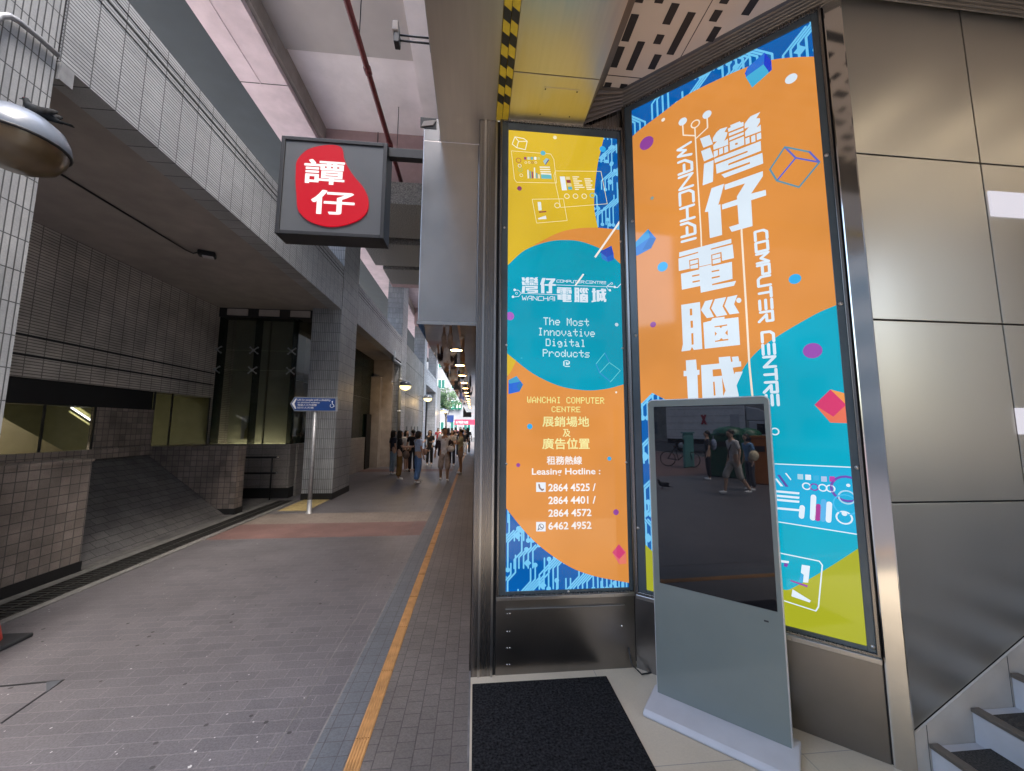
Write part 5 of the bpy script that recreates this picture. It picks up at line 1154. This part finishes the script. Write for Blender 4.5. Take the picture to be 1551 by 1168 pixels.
person(632, 732, -PI*.30, 'woman in pale blue top and wide blue jeans standing before the group', h=1.62, top=(150,166,205), bottom=(74,104,146), wide=1.4, hair='bob', arms=[((-.2,.1,1.12),(-.06,.3,1.05)), ((.24,-.02,1.13),(.26,.05,.88))], bag=((.05,.22,1.0),(.09,.06,.11),(150,120,105),'handbag'), legs=[((-.1,.05,.49),(-.12,.06,.08)), ((.1,-.02,.49),(.12,-.12,.09))], hem=.95)
person(650, 705, PI, 'woman all in black standing in the middle of the alley with both hands held out', h=1.6, top=(20,20,22), bottom=(22,22,25), hair='long', sleeve=.45, arms=[fwd(-1,.3,1.12), ((.24,.08,1.14),(.3,.3,1.1))])
person(672, 730, PI*1.03, 'man in white tee and dark open jacket walking forward with a white bag', h=1.72, top=(190,190,208), bottom=(150,136,126), style='long_shorts', shoes=(226,226,230), hair='short', jacket=(44,34,42), arms=[((-.25,.02,1.13),(-.18,.22,1.02)), ((.25,-.06,1.13),(.28,.04,.88))], legs=[((-.1,.10,.5),(-.11,.02,.1)), ((.1,.02,.49),(.10,-.16,.12))], bag=((-.18,.24,1.04),(.13,.08,.1),(214,212,208),'white_bag'), hem=.78, skin=SKIN2)
person(684, 706, PI*.9, 'woman in patterned grey top and dark trousers looking at a phone', h=1.62, top=(150,146,142), bottom=(36,40,54), hair='bob', arms=[fwd(-1,.28,1.15), fwd(1,.28,1.15)])
person(697, 718, PI*.55, 'young person in pale green tee and shorts standing side on looking at a phone', h=1.66, top=(176,176,150), bottom=(150,128,112), style='shorts', hair='short', shoes=(216,212,200), arms=[((-.2,.1,1.14),(-.08,.33,1.18)), ((.2,.1,1.14),(.08,.33,1.18))], hem=.86, skin=SKIN2, bag=((0,.36,1.2),(.035,.008,.07),(24,24,26),'phone'))
far = [(669,691,PI,(224,228,236),(50,54,62),'short','man in white shirt far down the alley behind the man with the jacket'),(678,694,0,(40,32,40),(30,30,34),'long','person in dark clothes walking away far down the alley'),(690,692,PI,(28,28,30),(26,26,28),'long','person in black between the two phone users, far off'),(704,690,PI*.9,(30,30,34),(210,210,205),'short','person in black top and pale trousers at the right edge of the alley'),(708,688,0,(22,22,26),(30,30,34),'long','person in black by the pillar edge far away'),(663,684,PI,(160,60,66),(44,44,50),'bob','person in a red top far away near the left wall'),(684,683,0,(205,205,210),(60,66,80),'short','person in pale top far away in the middle of the alley'),(697,682,PI,(70,76,110),(40,40,44),'long','person in a blue top far away in the middle of the alley'),(674,680,PI,(230,224,220),(90,90,96),'bob','tiny person in white far away left of centre'),(702,680,0,(120,112,104),(34,34,38),'short','tiny person in beige far away right of centre'),(690,679,0,(190,80,90),(60,60,70),'long','tiny person in pink far away under the red banner')]
for px, py, fa, tp, bt, hr_, lb in far:
    person(px, py, fa, lb, h=random.uniform(1.58, 1.74), top=tp, bottom=bt, hair=hr_, detail=False, group='passers-by far down the alley', legs=[((-.1,.08,.49),(-.1,.06,.08)), ((.1,.0,.49),(.1,-.12,.1))])

# ================================================================== FAR END OF THE ALLEY
def facade(name, label, x0, x1, y, z1, m, win, cols, rowsN, wz=(1.2, 1.5), sill=True, z0=0, depth=6):
    t = thing(name, ((x0+x1)/2, y, 0), label, 'building')
    b = MB(); b.box(x0, y, z0, x1, y+depth, z1); b.build('wall', m, t)
    cw_ = (x1-x0)/cols; rh = (z1-z0)/rowsN
    for i in range(cols):
        for j in range(rowsN):
            xa = x0+cw_*(i+.22); za = z0+rh*(j+.3); xb = x0+cw_*(i+.78); zb2 = za+rh*.45
            f = MB(); f.box(xa, y-.06, za, xb, y+.02, zb2); fo_ = f.build('window', M['white_paint'], t)
            f = MB(); f.box(xa+.06, y-.075, za+.06, (xa+xb)/2-.03, y-.06, zb2-.06); f.box((xa+xb)/2+.03, y-.075, za+.06, xb-.06, y-.06, zb2-.06); f.build('pane', win, fo_)
            if (i*7+j*3) % 4 == 0:
                f = MB(); f.box(xa+.2, y-.45, za-.5, xa+.9, y-.0, za-.05); f.build('air_conditioner', M['pole'], t)
    return t
pale = mat('pale_render', (.25,.26,.275), .8, var=.06, nscale=.6, stain=.15); pale2 = mat('cream_render', (.24,.22,.2), .8, var=.06, nscale=.6, stain=.15)
gw_ = mat('green_window', (.02,.12,.1), .3, var=.2); bw_ = mat('sky_window', (.06,.09,.11), .3, var=.2)
facade('apartment_building', 'pale apartment block with green windows closing the far end of the alley', -6.5, 2.0, 62, 17, pale, gw_, 4, 5)
facade('apartment_building', 'cream apartment block at the far right end of the alley', 2.6, 14, 60, 24, pale2, bw_, 4, 7)
facade('apartment_building', 'white high block behind the tree at the far left', -18, -7.2, 56, 26, pale, bw_, 4, 8)
facade('shop_block', 'grey low block left of the far street', -14, -4.6, 47, 5.2, M['tile_solid'], bw_, 3, 1, depth=4)
# red banner across the street
a = ony(688.5, 635.5, 46); c = ony(716, 643.5, 46)
bn = thing('street_banner', ((a.x+c.x)/2, 46, 0), 'red banner with white characters strung across the far end of the alley', 'banner')
b = MB(); b.box(a.x, 46, c.z, c.x+.6, 46.06, a.z); b.build('cloth', cloth((196, 40, 66)), bn)
letters('lettering', '灣仔電腦節大減價', lambda x, y: (a.x+.15+(c.x-a.x-.7)*x, 45.985, c.z+.12+(a.z-c.z-.28)*y), .01, M['white_paint'], bn)
b = MB()
for x in (a.x+.05, c.x+.55): b.tube([(x, 46.1, 0), (x, 46.1, a.z+.3)], .05, 8)
b.build('banner_pole', M['pole'], bn)
# blue street sign
a = ony(677.5, 629, 40); c = ony(687, 639.5, 40)
bs = thing('road_sign', ((a.x+c.x)/2, 40, 0), 'square blue road sign on a pole far down the alley', 'sign')
b = MB(); b.box(a.x, 39.95, c.z, c.x, 40, a.z); b.build('sign_board', M['blue_sign'], bs)
b = MB(); b.tube([((a.x+c.x)/2, 40.04, 0), ((a.x+c.x)/2, 40.04, a.z)], .04, 8); b.build('post', M['pole'], bs)
# two green shop signs
for x0, y0, x1, y1, lb in ((681, 613, 688, 620, 'small green sign board on the far building, the left one'), (690, 610, 699, 620, 'small green sign board on the far building, the right one')):
    a = ony(x0, y0, 61.7); c = ony(x1, y1, 61.7)
    b = MB(); b.box(a.x, 61.6, c.z, c.x, 61.8, a.z); b.box(a.x+.15, 61.55, c.z+.2, a.x+.4, 61.6, a.z-.2, 1); b.box(a.x+.55, 61.55, c.z+.25, c.x-.15, 61.6, a.z-.3, 1)
    tag(b.build('shop_sign', [emis('green_sign_%d' % x0, (40, 176, 150), .8), M['white_paint']]), lb, 'sign', 'green signs at the far end')
# dark hanging sign at the end of the arcade, market awning
a = ony(702, 603, 27.2); c = ony(714, 632, 27.2)
b = MB(); b.box(a.x, 27, c.z, c.x, 27.3, a.z); tag(b.build('hanging_board', M['black'], bevel=.02), 'dark board hanging at the far end of the arcade', 'sign')
# tree
def tree(name, base, h, cr, label, n=900, trunk_r=.14):
    t = thing(name, base, label, 'tree'); B = Vector(base); top_ = B+Vector((0, 0, h))
    b = MB(); b.tube([B, B+Vector((.05,.03,h*.4)), B+Vector((-.04,0,h*.7)), top_], [trunk_r, trunk_r*.8, trunk_r*.5, .03], 10)
    cl = []
    for i in range(13):
        a = random.uniform(0, 6.28); rr_ = cr*random.uniform(.2, .85); z = h+random.uniform(-.32, .38)*cr*1.5
        e = B+Vector((math.cos(a)*rr_, math.sin(a)*rr_, z)); cl.append((e, cr*random.uniform(.25, .45)))
        b.tube([B+Vector((0,0,h*random.uniform(.45,.75))), e.lerp(top_, .4), e], [.05,.035,.015], 6)
    b.build('trunk', mat('tree_bark', (.09,.07,.055), .9, var=.3, nscale=20), t)
    b = MB()
    for i in range(n):
        c, r = random.choice(cl); v = Vector((random.gauss(0,1), random.gauss(0,1), random.gauss(0,1))).normalized()*r*random.random()**.4; p = c+v
        s = random.uniform(.06,.15); u = Vector((random.gauss(0,1), random.gauss(0,1), random.gauss(0,.6))).normalized(); w_ = u.orthogonal().normalized()
        b.poly([p-u*s, p+w_*s*.5, p+u*s, p-w_*s*.5], random.choice((0,0,1)))
    b.build('crown', [mat('leaf_dark', (.035,.085,.03), .6, var=.3), mat('leaf_light', (.075,.15,.045), .6, var=.3)], t)
a = ony(676, 606, 46)
tree('street_tree', (a.x, 46, 0), a.z, 1.6, 'green leafy street tree at the far end of the alley by the white block', n=2200)

# ================================================================== STREET BEHIND THE CAMERA (seen in the dark screen)
def refl(px, py, z=0.0):
    d = ray(px, py); n_ = KN; P = onp(px, py, KA, n_); r_ = d-2*d.dot(n_)*n_; t_ = (z-P.z)/r_.z; return P+r_*t_
q = refl(1118, 748); hd_ = math.atan2(-.72, -.69)
def at(px, py): p = refl(px, py); return (p.x, p.y)
w1 = refl(1080, 748)-refl(1125, 748); fa = math.atan2(w1.y, w1.x)-PI/2
person(0, 0, fa, 'man in grey tee and shorts with cross body bag, reflected in the kiosk screen', h=1.72, top=(172,170,172), bottom=(150,146,140), style='long_shorts', shoes=(224,220,222), hair='short', at=at(1116, 750), legs=[((-.1,.2,.52),(-.1,.24,.1)), ((.1,-.04,.5),(.1,-.3,.14))], strap=(24,24,30), lean=.12)
person(0, 0, fa, 'woman in blue top with a beige tote bag, reflected in the kiosk screen', h=1.6, top=(90,124,156), bottom=(60,62,70), hair='bob', at=at(1138, 743), bag=((.22,.0,1.05),(.1,.14,.16),(196,178,150),'tote_bag'), lean=.1)
person(0, 0, fa+.4, 'man in black with a grey backpack, reflected in the kiosk screen', h=1.66, top=(36,38,44), bottom=(28,28,32), hair='short', at=at(1074, 727), bag=((0,-.2,1.22),(.14,.1,.2),(120,130,150),'backpack'))
pigeon('pigeon', (refl(1004, 740).x, refl(1004, 740).y, 0), fa+PI/2, 'pigeon walking on the paving, reflected at the left of the kiosk screen', 1.2)
# truck
ra, rb = Vector((-23.2, -12.0, 0)), Vector((-18.2, -17.6, 0)); td = (rb-ra).normalized(); tn = Vector((-td.y, td.x, 0))
if tn.dot(Vector((1, 1, 0))) < 0: tn = -tn
tk = thing('box_truck', tuple((ra+rb)/2), 'white box truck with grey cab and roof fairing, reflected in the screen', 'truck')
tw = 2.2; L_ = (rb-ra).length
def tp(u, v, z): return ra+td*u+tn*v+Vector((0, 0, z))
wtruck = mat('truck_white_paint', (.62,.62,.64), .35, var=.06, stain=.15); gtruck = mat('truck_grey_paint', (.4,.41,.44), .3, var=.05)
b = MB(); b.obox(tp(0, -tw, .95), td*5.1, tn*tw, (0,0,2.35))
for z in (1.1, 1.6, 2.1, 2.6, 3.1): b.obox(tp(.1, .004, z), td*4.9, tn*.012, (0,0,.02), 1)
b.build('cargo_box', [wtruck, M['pole']], tk)
b = MB(); b.prism([tp(5.3,0,.55), tp(7.3,0,.55), tp(7.35,0,1.3), tp(7.0,0,2.15), tp(5.3,0,2.25)], tuple(-tn*tw)); b.build('cab', gtruck, tk, bevel=.06)
b = MB(); b.prism([tp(5.15,-.05,2.27), tp(6.9,-.05,2.2), tp(6.6,-.05,2.6), tp(5.9,-.05,3.1), tp(5.15,-.05,3.25)], tuple(-tn*(tw-.1))); b.build('roof_fairing', gtruck, tk, bevel=.08)
b = MB(); b.prism([tp(5.75,.01,1.35), tp(7.0,.01,1.35), tp(6.85,.01,2.0), tp(5.75,.01,2.05)], tuple(tn*.015)); b.build('side_window', M['screen'], tk)
b = MB(); b.prism([tp(7.36,-.15,1.35), tp(7.36,-tw+.15,1.35), tp(7.05,-tw+.15,2.1), tp(7.05,-.15,2.1)], tuple(td*.03)); b.build('windscreen', M['screen'], tk)
b = MB(); b.obox(tp(4.2,.01,1.55), td*.55, tn*.015, (0,0,1.15)); b.build('box_door', gtruck, tk)
for u in (1.0, 6.3):
    for v in (.0, -tw+.25):
        b = MB(); b.lathe(tp(u, v, .45), [(.0,-.25),(.43,-.25),(.45,-.2),(.45,-.03),(.42,0)], 20, axis=tuple(tn)); wlo = b.build('wheel', mat('tyre', (.02,.02,.022), .8), tk)
        b = MB(); b.lathe(tp(u, v+.005, .45), [(.24,-.02),(.2,.02),(0,.03)], 16, axis=tuple(tn)); b.build('rim', M['pole'], wlo)
b = MB(); b.obox(tp(0,-tw+.2,.6), td*5.3, tn*(tw-.4), (0,0,.34)); b.build('chassis', M['black'], tk)
b = MB()
for s in (1, -1): b.prism([tp(2.35,.02,2.35+.35*s), tp(2.5,.02,2.35+.35*s), tp(2.75,.02,2.35-.35*s), tp(2.6,.02,2.35-.35*s)], tuple(tn*.01))
b.build('red_cross_mark', mat('mark_red', (.35,.04,.06), .5), tk)
# bins, cabinet and notice board
def bin_at(px, py, w_, d_, h_, rgb, name, label, cat, dome=True):
    p = refl(px, py); t = thing(name, (p.x, p.y, 0), label, cat); m = mat(name+'_paint', lin(*rgb), .4, var=.1)
    ux = Vector((KD.x, KD.y, 0)); ux = Vector((.85, -.53, 0)).normalized(); uy = Vector((-ux.y, ux.x, 0))
    b = MB(); b.obox(p-ux*w_/2-uy*d_/2, ux*w_, uy*d_, (0,0,h_)); b.build('casing', m, t, bevel=.05)
    b = MB()
    if dome: b.lathe((p.x, p.y, h_), [(w_*.5,0),(w_*.45,.12),(w_*.3,.22),(0,.27)], 18)
    else: b.obox(p-ux*(w_/2+.03)-uy*(d_/2+.03)+Vector((0,0,h_)), ux*(w_+.06), uy*(d_+.06), (0,0,.06))
    b.build('lid', m, t)
    b = MB(); b.obox(p-ux*w_*.3+uy*(d_/2+.002)+Vector((0,0,h_*.7)), ux*w_*.6, uy*.01, (0,0,h_*.12)); b.build('slot', M['black'], t)
bin_at(1108, 722, 1.1, 1.0, 1.55, (24,84,62), 'recycling_bin', 'big dark green recycling bin with domed lid, reflected behind the man in black', 'bin')
bin_at(1136, 722, .9, .9, 1.5, (24,92,66), 'recycling_bin', 'second green recycling bin, reflected nearer the orange cabinet', 'bin')
bin_at(1158, 733, .5, .5, 1.45, (190,110,40), 'street_cabinet', 'orange cabinet reflected at the right side of the screen', 'cabinet', False)
bin_at(1044, 708, .12, .9, 1.5, (90,150,150), 'notice_board', 'teal notice board reflected above the bicycles', 'notice board', False)
# bicycle
p = refl(1030, 707); bk = thing('bicycle', (p.x, p.y, 0), 'black bicycle standing by the notice board, reflected in the kiosk screen', 'bicycle')
ux = Vector((.72, -.69, 0)); up_ = Vector((0, 0, 1)); uy = Vector((.69, .72, 0)); blk = M['black']
def wheel(c):
    b = MB(); b.tube([c+(ux*math.cos(k*PI/12)+up_*math.sin(k*PI/12))*.33 for k in range(25)], .02, 6); w_ = b.build('wheel', blk, bk)
    b = MB()
    for k in range(8): b.tube([c, c+(ux*math.cos(k*PI/4)+up_*math.sin(k*PI/4))*.32], .003, 4)
    b.build('spoke', M['pole'], w_)
p0 = Vector((p.x, p.y, 0)); A0 = p0-ux*.52+up_*.34; B0 = p0+ux*.52+up_*.34; wheel(A0); wheel(B0)
S0 = p0-ux*.18+up_*.85; H0 = p0+ux*.4+up_*.9; K0 = p0-ux*.05+up_*.3
b = MB()
for u, v in ((A0,K0),(K0,S0),(S0,H0-up_*.1),(K0,H0-up_*.15),(A0,S0),(B0,H0)): b.tube([u, v], .017, 8)
b.build('frame', blk, bk)
b = MB(); b.ball(S0+up_*.06, (.13,.07,.04), 10, 6); b.build('saddle', blk, bk)
b = MB(); b.tube([H0+uy*.28+up_*.08, H0+up_*.1, H0-uy*.28+up_*.08], .014, 8); b.build('handlebar', M['pole'], bk)
# buildings across the street
facade('apartment_building', 'grey block across the street behind the camera', -60, -8, -34, 15, pale2, bw_, 12, 4, depth=-6) if False else None
def back_wall(name, label, o, dx, L, hgt, m):
    t = thing(name, tuple(o+dx*L/2), label, 'building'); nrm = Vector((-dx.y, dx.x, 0))
    if nrm.dot(Vector((0,0,0))-o) < 0: nrm = -nrm
    b = MB(); b.obox(o-nrm*4, dx*L, nrm*4, (0,0,hgt)); b.build('wall', m, t)
    n = int(L/4)
    for i in range(n):
        for j in range(int(hgt/3.4)):
            f = MB(); f.obox(o+dx*(i*4+.8)+up_*(j*3.4+.9)-nrm*.02, dx*2.4, nrm*.06, (0,0,1.7)); f.build('window', bw_, t)
back_wall('street_block', 'grey tenement block across the street, seen only in reflections', Vector((-62,-12,0)), Vector((.72,-.69,0)).normalized(), 30, 17, M['tile_solid'])
back_wall('street_block', 'tall brownish block across the street behind the photographer, seen only in reflections', Vector((-40,-26,0)), Vector((1,0,0)), 70, 37, M['grey_beam'])
